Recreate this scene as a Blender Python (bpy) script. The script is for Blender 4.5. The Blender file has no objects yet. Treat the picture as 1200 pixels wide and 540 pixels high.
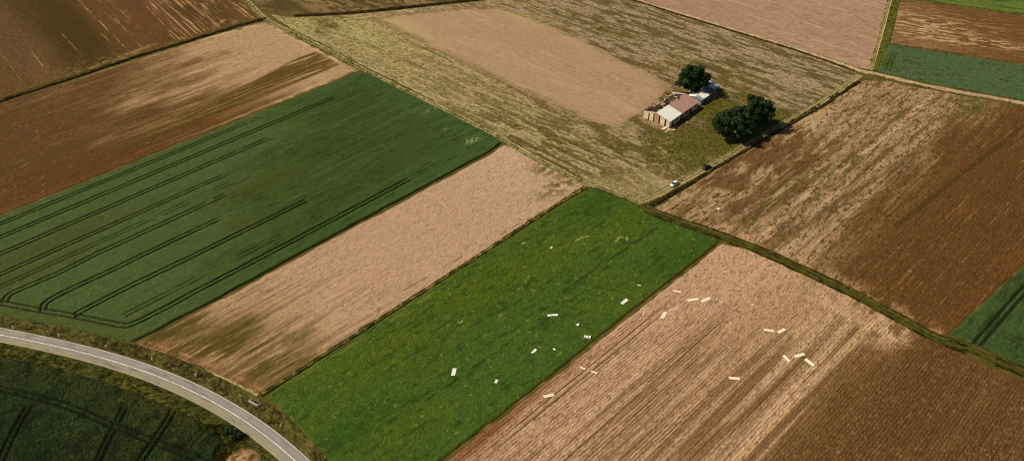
import bpy, bmesh, math, random
import numpy as np
from mathutils import Vector, Matrix
random.seed(7); rng = np.random.default_rng(11)
S = bpy.context.scene
COL = S.collection
# ---------------------------------------------------------------- camera, sky, sun, exposure
CAM_H, FPX, PITCH = 190.0, 1000.0, math.atan(755/1000.0)
cd = bpy.data.cameras.new('camera'); cam = bpy.data.objects.new('camera', cd); COL.objects.link(cam)
cd.sensor_fit = 'HORIZONTAL'; cd.sensor_width = 36.0; cd.lens = 36.0*FPX/1200.0
cd.clip_start = 1.0; cd.clip_end = 20000.0
cam.location = (0, 0, CAM_H); cam.rotation_euler = (math.pi/2-PITCH, 0, 0)
S.camera = cam
SUN_EL = math.radians(47); SUN_DIR = Vector((-1.0, 0.10, 0)).normalized()
to_sun = Vector((SUN_DIR.x*math.cos(SUN_EL), SUN_DIR.y*math.cos(SUN_EL), math.sin(SUN_EL)))
w = bpy.data.worlds.new('World'); S.world = w; w.use_nodes = True
wn = w.node_tree.nodes; bg = wn['Background']
sky = wn.new('ShaderNodeTexSky'); sky.sky_type = 'NISHITA'; sky.sun_disc = False
sky.sun_elevation = SUN_EL; sky.sun_rotation = math.atan2(SUN_DIR.x, SUN_DIR.y)
w.node_tree.links.new(sky.outputs[0], bg.inputs[0]); bg.inputs[1].default_value = 0.05
sd_ = bpy.data.lights.new('sun', 'SUN'); sd_.energy = 4.0; sd_.angle = math.radians(0.5); sd_.color = (1.0, 0.945, 0.85)
sun = bpy.data.objects.new('sun', sd_); COL.objects.link(sun); sun.location = (0, 0, 300)
sun.rotation_euler = to_sun.to_track_quat('Z', 'Y').to_euler()
S.cycles.filter_width = 1.0
S.view_settings.view_transform = 'Standard'; S.view_settings.look = 'None'
S.view_settings.exposure = 0.0; S.view_settings.gamma = 1.0; S.view_settings.use_curve_mapping = False
ALB = 0.92      # surface albedo per intended linear colour

# ---------------------------------------------------------------- helpers: pixel to ground, noise, colour
CP, SP = math.cos(PITCH), math.sin(PITCH)
def g(x, y, z=0.0):
    dx, dy = x-600.0, 270.0-y
    d = (dx, FPX*CP+dy*SP, -FPX*SP+dy*CP)
    t = (CAM_H-z)/-d[2]
    return np.array((d[0]*t, d[1]*t))
def G(pts): return np.array([g(x, y) for x, y in pts])
def unit(v): v = np.asarray(v, float); return v/np.linalg.norm(v)
def dirvp(vx): return unit((vx-600.0, FPX*CP+755*SP))
D1 = dirvp(1824); D2 = dirvp(-350); D3 = dirvp(-700)
def h2(ix, iy, s):
    h = (ix.astype(np.int64)*374761393 + iy.astype(np.int64)*668265263 + s*974634777) & 0xffffffff
    h = ((h ^ (h >> 13))*1274126177) & 0xffffffff
    h = ((h ^ (h >> 16))*2246822519) & 0xffffffff
    return ((h ^ (h >> 15)) & 0xffffff)/float(0xffffff)
def vn(x, y, s=0):
    xf, yf = np.floor(x), np.floor(y); fx, fy = x-xf, y-yf
    fx = fx*fx*(3-2*fx); fy = fy*fy*(3-2*fy)
    a, b = h2(xf, yf, s), h2(xf+1, yf, s); c, d = h2(xf, yf+1, s), h2(xf+1, yf+1, s)
    return (a+(b-a)*fx)*(1-fy)+(c+(d-c)*fx)*fy
def fbm(x, y, s=0, o=3):
    t = 0; a = .5; n = 0
    for i in range(o):
        t = t+a*vn(x*2**i+17.3*i, y*2**i-9.1*i, s+i*13); n += a; a *= .62
    return t/n
def ss(a, b, x):
    t = np.clip((x-a)/(b-a), 0, 1); return t*t*(3-2*t)
def lin(c):
    c = np.asarray(c, float)/255.0
    return np.where(c <= .04045, c/12.92, ((c+.055)/1.055)**2.4)
def tone(c):
    """sRGB colour as seen in the photograph -> albedo: soils a little deeper and warmer, leaves a little yellower than the blue sky fill makes them"""
    c = np.asarray(c, float); r, g_, b = c[..., 0], c[..., 1], c[..., 2]; lum = (.3*r+.6*g_+.1*b)/255
    k = ss(-4, 14, r-g_); sc = np.clip(.60+.88*lum, .84, 1.10)
    soil = np.stack([r*sc, g_*sc*.995, b*sc*(.84+.16*ss(.3, .5, lum))], -1); leaf = np.stack([r*1.12, g_*1.02, b*.82], -1)
    return lin(np.clip(leaf+(soil-leaf)*k[..., None], 0, 255))*ALB
def mix(a, b, t):
    a = np.asarray(a, float); b = np.asarray(b, float)
    return a+(b-a)*np.asarray(t)[..., None]
def poly_sd(P, X, Y):
    """signed distance (inside > 0) to a closed polygon, and nearest boundary point"""
    inside = np.zeros(X.shape, bool); best = np.full(X.shape, 1e18); nx = X.copy(); ny = Y.copy()
    n = len(P)
    for i in range(n):
        x0, y0 = P[i]; x1, y1 = P[(i+1) % n]
        ex, ey = x1-x0, y1-y0; L2 = ex*ex+ey*ey+1e-12
        t = np.clip(((X-x0)*ex+(Y-y0)*ey)/L2, 0, 1)
        qx, qy = x0+t*ex, y0+t*ey; d = (X-qx)**2+(Y-qy)**2
        m = d < best; best[m] = d[m]; nx[m] = qx[m]; ny[m] = qy[m]
        c = ((y0 > Y) != (y1 > Y)); xi = x0+(Y-y0)*(ex)/(ey if abs(ey) > 1e-9 else 1e-9)
        inside ^= c & (X < xi)
    d = np.sqrt(best)
    return np.where(inside, d, -d), nx, ny
def line_d(L, X, Y):
    best = np.full(X.shape, 1e18)
    for i in range(len(L)-1):
        x0, y0 = L[i]; ex, ey = L[i+1][0]-x0, L[i+1][1]-y0
        t = np.clip(((X-x0)*ex+(Y-y0)*ey)/(ex*ex+ey*ey+1e-12), 0, 1)
        best = np.minimum(best, (X-x0-t*ex)**2+(Y-y0-t*ey)**2)
    return np.sqrt(best)
def open_d(L, X, Y):
    """distance to a line that is not rounded off at its ends, and distance to the nearer end"""
    d = line_d(L, X, Y); big = np.zeros(X.shape, bool)
    for p, q in ((L[0], L[1]), (L[-1], L[-2])):
        e = unit(np.array(q)-np.array(p)); big |= (((X-p[0])*e[0]+(Y-p[1])*e[1]) < 0) & (np.hypot(X-p[0], Y-p[1]) < d+.01)
    return np.where(big, 99.0, d), np.hypot(X-L[-1][0], Y-L[-1][1])
def smooth(P, step=2.0):
    """Catmull-Rom through the points, resampled at about step metres"""
    P = [np.asarray(p, float) for p in P]; Q = [2*P[0]-P[1]]+P+[2*P[-1]-P[-2]]; out = []
    for i in range(1, len(Q)-2):
        a, b, c, d = Q[i-1:i+3]; n = max(2, int(np.linalg.norm(c-b)/step))
        for k in range(n):
            t = k/n
            out.append(.5*(2*b+(c-a)*t+(2*a-5*b+4*c-d)*t*t+(3*b-a-3*c+d)*t**3))
    out.append(P[-1]); return np.array(out)
def roughen(P, amp, step, seed):
    """a closed outline with a slightly wandering edge"""
    out = []; n = len(P); r = random.Random(seed)
    for i in range(n):
        a, b = np.array(P[i]), np.array(P[(i+1) % n]); L = np.linalg.norm(b-a); k = max(1, int(L/step)); nrm = np.array((-(b-a)[1], (b-a)[0]))/(L+1e-9)
        for j in range(k):
            out.append(a+(b-a)*j/k+(nrm*r.gauss(0, amp) if j else 0))
    return np.array(out)

# ---------------------------------------------------------------- materials
def nodes(name, rough=.9, spec=.15):
    m = bpy.data.materials.new(name); m.use_nodes = True; nt = m.node_tree
    b = nt.nodes['Principled BSDF']; b.inputs['Roughness'].default_value = rough
    b.inputs['Specular IOR Level'].default_value = spec
    return m, nt, b
def mat_ground(name, scale1, amt1, scale2, amt2, bump, bscale):
    """vertex colour (soil or plant colour) times two noises, with fine bump"""
    m, nt, b = nodes(name, .95, .08); N = nt.nodes; L = nt.links
    at = N.new('ShaderNodeAttribute'); at.attribute_name = 'Col'
    geo = N.new('ShaderNodeNewGeometry'); prev = at.outputs['Color']
    for sc, am in ((scale1, amt1), (scale2, amt2)):
        nz = N.new('ShaderNodeTexNoise'); nz.inputs['Scale'].default_value = sc; nz.inputs['Detail'].default_value = 3
        L.new(geo.outputs['Position'], nz.inputs['Vector'])
        mr = N.new('ShaderNodeMapRange'); mr.inputs[1].default_value = .3; mr.inputs[2].default_value = .7
        mr.inputs[3].default_value = 1-am; mr.inputs[4].default_value = 1+am
        L.new(nz.outputs[0], mr.inputs[0])
        mx = N.new('ShaderNodeVectorMath'); mx.operation = 'SCALE'
        L.new(prev, mx.inputs[0]); L.new(mr.outputs[0], mx.inputs['Scale']); prev = mx.outputs[0]
    L.new(prev, b.inputs['Base Color'])
    nb = N.new('ShaderNodeTexNoise'); nb.inputs['Scale'].default_value = bscale; nb.inputs['Detail'].default_value = 4
    L.new(geo.outputs['Position'], nb.inputs['Vector'])
    bp = N.new('ShaderNodeBump'); bp.inputs['Strength'].default_value = bump; bp.inputs['Distance'].default_value = .12
    L.new(nb.outputs[0], bp.inputs['Height']); L.new(bp.outputs[0], b.inputs['Normal'])
    return m
M_SOIL = mat_ground('soil', 2.2, .10, .35, .05, .5, 3.0)
M_CROP = mat_ground('crop', 2.6, .30, .5, .10, .9, 4.0)
M_ROAD = mat_ground('asphalt', 3.0, .06, .3, .05, .15, 8.0)
M_LEAF = mat_ground('leaf', 1.5, .25, .4, .12, .0, 4.0)
M_LEAF.node_tree.nodes['Principled BSDF'].inputs['Roughness'].default_value = .6
def mat_plain(name, rgb, rough=.7, spec=.3, var=.12, scale=1.5, metal=0.0):
    m, nt, b = nodes(name, rough, spec); N = nt.nodes; L = nt.links
    b.inputs['Metallic'].default_value = metal
    tc = N.new('ShaderNodeTexCoord'); nz = N.new('ShaderNodeTexNoise'); nz.inputs['Scale'].default_value = scale; nz.inputs['Detail'].default_value = 5
    L.new(tc.outputs['Object'], nz.inputs['Vector'])
    cr = N.new('ShaderNodeValToRGB'); c = lin(rgb)
    cr.color_ramp.elements[0].position = .3; cr.color_ramp.elements[1].position = .7
    cr.color_ramp.elements[0].color = (*np.clip(c*(1-var*2), 0, 1), 1); cr.color_ramp.elements[1].color = (*np.clip(c*(1+var*.6), 0, 1), 1)
    L.new(nz.outputs[0], cr.inputs[0]); L.new(cr.outputs[0], b.inputs['Base Color'])
    return m

# ---------------------------------------------------------------- mesh builders
def tag(o, label=None, cat=None, group=None, kind=None):
    if label: o['label'] = label
    if cat: o['category'] = cat
    if group: o['group'] = group
    if kind: o['kind'] = kind
    return o
def grid_mesh(name, V, F, cols, mat):
    me = bpy.data.meshes.new(name)
    me.vertices.add(len(V)); me.vertices.foreach_set('co', np.asarray(V, np.float32).ravel())
    k = F.shape[1]; me.loops.add(F.size); me.loops.foreach_set('vertex_index', F.astype(np.int32).ravel())
    me.polygons.add(len(F)); me.polygons.foreach_set('loop_start', np.arange(0, F.size, k, dtype=np.int32))
    me.update(calc_edges=True)
    if cols is not None:
        a = me.color_attributes.new('Col', 'FLOAT_COLOR', 'POINT')
        c4 = np.ones((len(V), 4), np.float32); c4[:, :3] = np.clip(cols, 0, 1); a.data.foreach_set('color', c4.ravel())
    me.materials.append(mat); me.validate()
    o = bpy.data.objects.new(name, me); COL.objects.link(o); return o
class Fld:
    def P(s, px, py):
        w_ = g(px, py); return w_@s.d, w_@s.n
    def blob(s, px, py, ru, rv):
        a, b = s.P(px, py); return np.exp(-((s.u-a)/ru)**2-((s.v-b)/rv)**2)
    def fb(s, lu, lv, seed, o=5): return fbm(s.u/lu, s.v/lv, seed, o)
    def line(s, pts): return line_d(smooth(G(pts), 3.0), s.X, s.Y)
    def area(s, pts, soft):
        sd, _, _ = poly_sd(G(pts), s.X, s.Y); return ss(-soft, soft, sd)
def field(name, poly, d, du, dv, fn, label, mat, kind='structure', z0=0.0, rough_edge=.25):
    """a field as a fine grid laid along its rows, clipped to its outline; fn gives colour and height"""
    P = roughen(G(poly), rough_edge*(.45 if kind == 'stuff' else 1), 3.0, len(name)*7+len(label)) if rough_edge else G(poly)
    f = Fld(); f.d = d; f.n = np.array((-d[1], d[0])); U = P@f.d; V = P@f.n
    us = np.arange(U.min()-du, U.max()+2*du, du); vs = np.arange(V.min()-dv, V.max()+2*dv, dv)
    u, v = np.meshgrid(us, vs, indexing='ij')
    u = u+(rng.random(u.shape)-.5)*du*.5; v = v+(rng.random(v.shape)-.5)*dv*.35
    X, Y = u*f.d[0]+v*f.n[0], u*f.d[1]+v*f.n[1]
    sd, nx, ny = poly_sd(P, X, Y)
    cs = (sd[:-1, :-1]+sd[1:, :-1]+sd[:-1, 1:]+sd[1:, 1:])/4; keep = cs > 0
    cnt = np.zeros(u.shape, int)
    for a in (0, 1):
        for b in (0, 1): cnt[a:a+keep.shape[0], b:b+keep.shape[1]] += keep
    bd = (cnt > 0) & (cnt < 4); X[bd] = nx[bd]; Y[bd] = ny[bd]; sd[bd] = 0
    idx = -np.ones(u.shape, int); used = cnt > 0; idx[used] = np.arange(used.sum())
    q = np.stack([idx[:-1, :-1], idx[1:, :-1], idx[1:, 1:], idx[:-1, 1:]], -1)[keep]
    f.X, f.Y, f.sd = X[used], Y[used], np.maximum(sd[used], 0)
    f.u = f.X*f.d[0]+f.Y*f.d[1]; f.v = f.X*f.n[0]+f.Y*f.n[1]
    f.r = rng.random(f.X.shape)
    c, z = fn(f)
    o = grid_mesh(name, np.stack([f.X, f.Y, z0+z], -1), q, tone(c), mat)
    return tag(o, label, kind=kind)
def strip(name, line, offs, fn, label, mat, kind='structure', step=.8, parent=None):
    """a band along a line in the ground: offs are metres to its left (+) and right (-); fn(s, t, X, Y) gives colour and height"""
    L = smooth(G(line) if not isinstance(line, np.ndarray) else line, step)
    T = np.gradient(L, axis=0); T /= np.linalg.norm(T, axis=1)[:, None]; Nn = np.stack([-T[:, 1], T[:, 0]], -1)
    offs = np.array(offs, float); s = np.concatenate([[0], np.cumsum(np.linalg.norm(np.diff(L, axis=0), axis=1))])
    s2, t2 = np.meshgrid(s, offs, indexing='ij')
    X = L[:, 0, None]+Nn[:, 0, None]*offs; Y = L[:, 1, None]+Nn[:, 1, None]*offs
    c, z = fn(s2, t2, X, Y)
    n, k = X.shape; i = np.arange(n*k).reshape(n, k)
    q = np.stack([i[:-1, :-1], i[1:, :-1], i[1:, 1:], i[:-1, 1:]], -1).reshape(-1, 4)[:, ::-1]
    o = grid_mesh(name, np.stack([X.ravel(), Y.ravel(), z.ravel()], -1), q, tone(c).reshape(-1, 3), mat)
    if parent: o.parent = parent; return o
    return tag(o, label, kind=kind)
def obj(name, bm, mat, parent=None, smooth_=False):
    bmesh.ops.recalc_face_normals(bm, faces=bm.faces)
    me = bpy.data.meshes.new(name); bm.to_mesh(me); bm.free(); me.materials.append(mat)
    if smooth_:
        for p in me.polygons: p.use_smooth = True
    o = bpy.data.objects.new(name, me); COL.objects.link(o)
    if parent: o.parent = parent
    return o
def empty(name, loc, rz=0.0):
    o = bpy.data.objects.new(name, None); COL.objects.link(o); o.location = loc; o.rotation_euler = (0, 0, rz); o.empty_display_size = .3; return o
def box(bm, x0, x1, y0, y1, z0, z1, M=None):
    c = [(x, y, z) for z in (z0, z1) for y in (y0, y1) for x in (x0, x1)]
    v = [bm.verts.new(M@Vector(p) if M else p) for p in c]
    for f in ((0, 2, 3, 1), (4, 5, 7, 6), (0, 1, 5, 4), (2, 6, 7, 3), (0, 4, 6, 2), (1, 3, 7, 5)): bm.faces.new([v[i] for i in f])
    return v
def bar(bm, a, b, wd, th):
    a, b = Vector(a), Vector(b); d = b-a
    box(bm, -wd/2, wd/2, -th/2, th/2, 0, d.length, Matrix.Translation(a)@d.to_track_quat('Z', 'Y').to_matrix().to_4x4())
def tube(bm, pts, rad, n=7):
    rings = []
    for i, p in enumerate(pts):
        p = Vector(p); a = Vector(pts[max(0, i-1)]); b = Vector(pts[min(len(pts)-1, i+1)])
        q = (b-a).to_track_quat('Z', 'Y')
        rings.append([bm.verts.new(p+q@Vector((math.cos(2*math.pi*k/n)*rad[i], math.sin(2*math.pi*k/n)*rad[i], 0))) for k in range(n)])
    for r0, r1 in zip(rings, rings[1:]):
        for k in range(n): bm.faces.new((r0[k], r0[(k+1) % n], r1[(k+1) % n], r1[k]))
    bm.faces.new(rings[0][::-1]); bm.faces.new(rings[-1])

# ================================================================ the ground
def axis(lo, hi, st):
    a = list(np.arange(lo, hi+st, st)); s = st
    while a[-1] < 6000: s *= 1.35; a.append(a[-1]+s)
    s = st
    while a[0] > -6000: s *= 1.35; a.insert(0, a[0]-s)
    return np.array(a)
gx, gy = axis(-330, 330, 1.6), axis(120, 540, 1.6)
XX, YY = np.meshgrid(gx, gy, indexing='ij')
n1 = fbm(XX/9, YY/9, 3, 4); n2 = fbm(XX/1.7, YY/1.7, 8, 2); far = fbm(XX/210, YY/160, 31, 2)
cc = mix((112, 92, 48), (84, 80, 34), ss(.4, .6, n1)); cc = mix(cc, (140, 116, 70), ss(.6, .75, n2)*.6)
out = ((np.abs(XX) > 320) | (YY > 530) | (YY < 125)).astype(float)
cc = mix(cc, mix(mix((150, 120, 85), (62, 84, 40), ss(.45, .5, far)), (105, 75, 42), ss(.58, .62, far)), out)
ii = np.arange(XX.size).reshape(XX.shape)
qq = np.stack([ii[:-1, :-1], ii[1:, :-1], ii[1:, 1:], ii[:-1, 1:]], -1).reshape(-1, 4)
tag(grid_mesh('ground', np.stack([XX.ravel(), YY.ravel(), (-.12+.05*n2).ravel()], -1), qq, tone(cc).reshape(-1, 3), M_SOIL),
    'rough olive and brown earth between and around the fields', kind='structure')

# ================================================================ bare and stubble fields
def clods(f, amp): return .03+amp*(f.r-.3)*ss(0, .6, f.sd)
def ruts(ds, wdt): return 1-ss(wdt*.55, wdt*1.25, ds)

def f_brown_nw(f):      # dark brown field, top left, pale drilled rows at its right
    c = mix((112, 78, 46), (88, 64, 28), ss(.42, .62, f.fb(60, 14, 1))*.6)
    c = mix(c, (84, 64, 22), np.clip(f.blob(60, 25, 70, 14)+f.blob(100, 45, 40, 9), 0, 1)*.8)
    c = mix(c, (120, 88, 60), np.clip(f.blob(15, 40, 60, 12)+f.blob(35, 75, 30, 9), 0, 1)*.6)
    c = mix(c, (116, 74, 46), f.blob(170, 15, 60, 18)*.7)
    # pale rows
    m = ss(.48, .70, f.fb(40, .8, 5, 3))*ss(.40, .6, f.fb(30, 12, 6))
    right = 1/(1+np.exp((f.v-f.P(165, 45)[1])/3.5))
    c = mix(c, (178, 140, 96), np.clip(m*right*.9, 0, 1))
    r2 = .5+.5*np.cos(f.v*2*math.pi/5.0); mask2 = 1/(1+np.exp((f.v-f.P(215, 35)[1])/3))
    c = mix(c, (176, 142, 98), ss(.70, 1.0, r2)*mask2*ss(.35, .65, f.fb(18, 1.5, 9))*.65)
    for a, b, k in (((92, 0), (157, 67), .8), ((95, 5), (112, 22), .5), ((119, 40), (128, 48), .7), ((70, 37), (98, 67), .55), ((38, 62), (55, 84), .5), ((0, 62), (26, 96), .35), ((135, 22), (165, 55), .7), ((172, 8), (200, 38), .7)):
        c = mix(c, (176, 138, 94), ruts(f.line((a, b)), .36)*k*ss(.36, .6, f.fb(6, 1, 12)))
    for a, b in (((150, 64), (185, 50)), ((200, 52), (215, 45)), ((253, 31), (262, 24)), ((272, 29), (277, 24))):
        c = mix(c, (170, 140, 92), ruts(f.line((a, b)), 1.6)*.6*ss(.35, .55, f.fb(2, 2, 14)))
    hd = 1-ss(1.5, 5.0, f.sd); c = mix(c, (112, 88, 36), hd*.75*ss(.3, .5, f.fb(7, 7, 15)))
    c = mix(c, (150, 130, 78), f.blob(125, 76, 9, 20)*ss(.45, .6, f.fb(2.5, 2.5, 16))*.8)
    c = c*(0.86+.28*f.r)[:, None]
    return c, clods(f, .10)+.05*np.cos(f.v*2*math.pi/1.25)
field('ploughed_field', [(-150, 166), (0, 116), (80, 90), (155, 66), (200, 52.5), (250, 36.5), (308, 20.5), (284, -2), (262, -26), (-150, -30)], D2, .9, .34, f_brown_nw,
      'dark brown field with pale drill rows in the far left corner', M_SOIL)

def f_tan_nw(f):        # long field above the big green crop: tan to the upper right, red-brown to the lower left
    ax = f.P(0, 185); bx = f.P(330, 50); t = (f.u-ax[0])/(bx[0]-ax[0])
    c = mix((110, 76, 44), (168, 134, 96), ss(.25, .85, t+(f.fb(26, 9, 1)-.5)*.9))
    low = (f.v-f.P(200, 165)[1])/(f.P(130, 90)[1]-f.P(200, 165)[1])  # 0 at the lower edge, 1 at the upper
    c = mix(c, (112, 70, 35), ss(.35, .0, low+(f.fb(30, 6, 2)-.5)*.5)*ss(.95, .35, t)*.85)
    c = mix(c, (138, 86, 56), f.blob(25, 240, 22, 3)*.4)
    c = mix(c, (172, 138, 94), ss(.50, .70, f.fb(30, 1.1, 3))*ss(.05, .6, t)*.4)
    c = mix(c, (98, 70, 34), ss(.50, .68, f.fb(40, 1.6, 4))*.5*ss(1.05, .3, t))
    # dark weedy bands near the right end
    wob = (f.fb(9, 2.2, 21)-.5)
    band = f.area([(262, 112), (300, 94), (345, 70), (372, 60), (383, 66), (398, 76), (350, 96), (300, 117), (230, 146), (150, 176), (120, 178), (190, 148)], 1.2)
    lines = ss(.40, .54, f.fb(40, 2.0, 8)+.15*f.blob(330, 88, 40, 8))
    c = mix(c, (100, 76, 32), np.clip(band*lines*(1+wob), 0, 1)*.9)
    c = mix(c, (150, 116, 68), band*ss(.56, .7, f.fb(25, .9, 31))*.6)
    c = mix(c, (190, 160, 116), (1-ss(.6, 1.8, np.abs(f.sd-1.3)))*ss(.2, .8, t)*.6)
    c = mix(c, (104, 84, 40), (1-ss(.5, 3.5, f.sd))*ss(.45, .6, f.fb(6, 6, 17))*.5)
    sp = (f.r > .95)*ss(.40, .6, f.fb(9, 4, 41, 3)); c = mix(c, (150, 114, 70), sp*.6*ss(.8, .3, t)); c = mix(c, (84, 62, 34), (f.r < .03)*.35)
    c = c*(0.92+.16*f.r)[:, None]
    return c, clods(f, .10)+.035*np.cos(f.v*2*math.pi/1.1)
field('ploughed_field', [(-150, 173), (0, 121.5), (80, 95), (200, 57.5), (250, 42), (312, 25.5), (335, 38), (380, 62), (421, 83), (212, 166), (0, 251), (-150, 312)], D1, .8, .34, f_tan_nw,
      'tan to red-brown field between the dark brown field and the large green crop', M_SOIL)

def f_tan_mid(f):       # pale strip between the two crops
    ax = f.P(215, 425); bx = f.P(600, 190); t = (f.u-ax[0])/(bx[0]-ax[0])
    c = mix((150, 118, 80), (172, 138, 104), ss(-.1, .35, t)); c = mix(c, (178, 146, 116), ss(.7, 1.05, t)*.6)
    weeds = ss(.25, -.12, t+(f.fb(14, 5, 2)-.5)*.55)
    weeds = np.clip(weeds+.9*f.blob(255, 405, 16, 8)+.8*f.blob(325, 425, 14, 5)+.6*f.blob(185, 397, 10, 5), 0, 1)
    c = mix(c, (90, 76, 32), weeds*.9*ss(.3, .5, f.fb(16, 1.4, 4)))
    c = mix(c, (176, 134, 90), ss(.55, .7, f.fb(14, .8, 5))*ss(.5, .0, t)*.55)
    c = mix(c, (124, 92, 58), ss(.50, .66, f.fb(24, .9, 6))*ss(.65, -.1, t)*.75)
    hl = np.minimum(f.line([(165, 398), (215, 415), (262, 434), (306, 456)]), f.line([(158, 403), (210, 421), (258, 441), (300, 460)]))
    c = mix(c, (190, 156, 104), ruts(hl, .5)*.6*ss(.35, .5, f.fb(4, 4, 7)))
    c = mix(c, (134, 84, 52), ruts(f.line([(163, 402), (205, 413), (262, 438), (300, 456)]), 2.0)*.35)
    c = mix(c, (122, 94, 58), (f.r < .03)*.6)
    c = mix(c, (110, 92, 42), (f.blob(660, 215, 14, 5)+f.blob(640, 197, 6, 6))*ss(.4, .55, f.fb(3, 2, 11))*.9)
    c = mix(c, (130, 98, 60), ruts(f.line([(330, 432), (420, 372), (560, 290), (640, 245)]), .5)*ss(.45, .55, f.fb(5, 5, 13))*.7)
    c = c*(0.90+.20*f.r)[:, None]
    return c, clods(f, .05)+.02*np.cos(f.v*2*math.pi/1.1)
field('stubble_field', [(161, 402.5), (245, 359), (330, 313), (430, 259), (520, 210.5), (575, 181), (591, 170.5), (606, 176), (642, 196), (684, 217.5), (640, 246), (500, 336), (330, 444), (303, 460), (262, 441), (215, 422)], D1, .6, .3, f_tan_mid,
      'pale tan stubble strip between the two green crops', M_SOIL)

def f_rows(f):          # ploughed field with wind-strewn panels
    ax = f.P(560, 520); bx = f.P(850, 300)
    cross = (f.v-f.P(700, 400)[1])/(f.P(1050, 470)[1]-f.P(700, 400)[1])   # 0 beside the crop, 1 towards the lower right
    c = mix((176, 138, 104), (168, 132, 94), ss(.1, .6, cross))
    b = ss(.72, 1.05, cross+(f.fb(30, 10, 1)-.5)*.35); c = mix(c, (104, 72, 40), b)
    c = mix(c, (116, 78, 44), np.clip(f.blob(1000, 500, 40, 14)+f.blob(1130, 470, 50, 22), 0, 1)*.8)
    mid0 = ss(.2, .6, cross); wob = 1.2*fbm(f.u/40, f.v/6, 2, 2); row = ss(.5, 1.0, .5+.5*np.cos(f.v*2*math.pi/.98+wob)); gap = ss(.36, .56, f.fb(9.0, .9, 3, 4)); zone = ss(.36, .58, f.fb(70, 6, 4, 3))
    fade = ss(22, 60, np.hypot(f.X-g(850, 290)[0], f.Y-g(850, 290)[1]))
    c = mix(c, (104, 70, 42), row*gap*(.35+.65*zone)*(.62+.25*mid0)*(.12+.88*fade))
    mid_ = ss(.28, .62, cross)
    c = mix(c, (122, 88, 54), mid_*ss(.36, .60, f.fb(90, 4.0, 15, 3))*fade*.75*(1-b))
    c = mix(c, (186, 152, 112), mid_*ss(.60, .72, fbm(f.u/150, f.v/2.4, 16, 2))*fade*.8*(1-b))
    c = mix(c, (92, 62, 36), ss(.68, .78, fbm(f.u/110, f.v/1.0, 17, 2))*fade*.6*(1-b))
    c = mix(c, (118, 82, 50), ss(.52, .70, f.fb(80, 3.0, 5, 4))*fade*.4*(1-b))
    c = mix(c, (184, 148, 112), ss(.54, .72, f.fb(80, 2.4, 6, 4))*.55*(1-b*.85))
    c = mix(c, (128, 78, 46), f.blob(560, 515, 14, 3)*.7+f.blob(625, 465, 20, 1.5)*.4)
    for L, wd in (([(860, 540), (960, 440), (1040, 362)], 1.6),):
        dd = f.line(L); c = mix(c, (96, 66, 38) if wd < 1 else (186, 150, 108), ruts(dd, wd)*.7)
    # headland turn marks by the track
    hl = np.minimum(f.line([(868, 297), (930, 326), (962, 344), (970, 356), (958, 370), (930, 392)]), f.line([(960, 352), (1030, 388), (1062, 402)]))
    c = mix(c, (184, 148, 106), ruts(hl, 1.3)*ss(.35, .5, f.fb(5, 5, 8))*.75)
    c = mix(c, (188, 152, 112), (f.blob(1045, 390, 10, 6)+f.blob(1000, 365, 10, 10)*.7)*ss(.35, .55, f.fb(3, 2, 9))*.8)
    c = mix(c, (130, 100, 66), ss(.6, .72, f.fb(1.2, .6, 10, 2))*.6)
    c = mix(c, (150, 112, 70), (f.r > .965)*b*.6*ss(.4, .6, f.fb(8, 5, 12, 3)))
    c = c*(0.86+.28*f.r)[:, None]
    return c, clods(f, .12)+(.02+.05*fade)*-np.cos(f.v*2*math.pi/.98+1.2*fbm(f.u/40, f.v/6, 2, 2))
field('ploughed_field', [(846, 286), (875, 292), (905, 304), (950, 326), (1000, 349), (1050, 376), (1100, 402), (1200, 447), (1330, 505), (1330, 700), (400, 700), (410, 628), (521, 541), (640, 449), (760, 354)], D1, .6, .235, f_rows,
      'ploughed tan field with fine rows and scattered pale panels in the foreground', M_SOIL)

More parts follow.
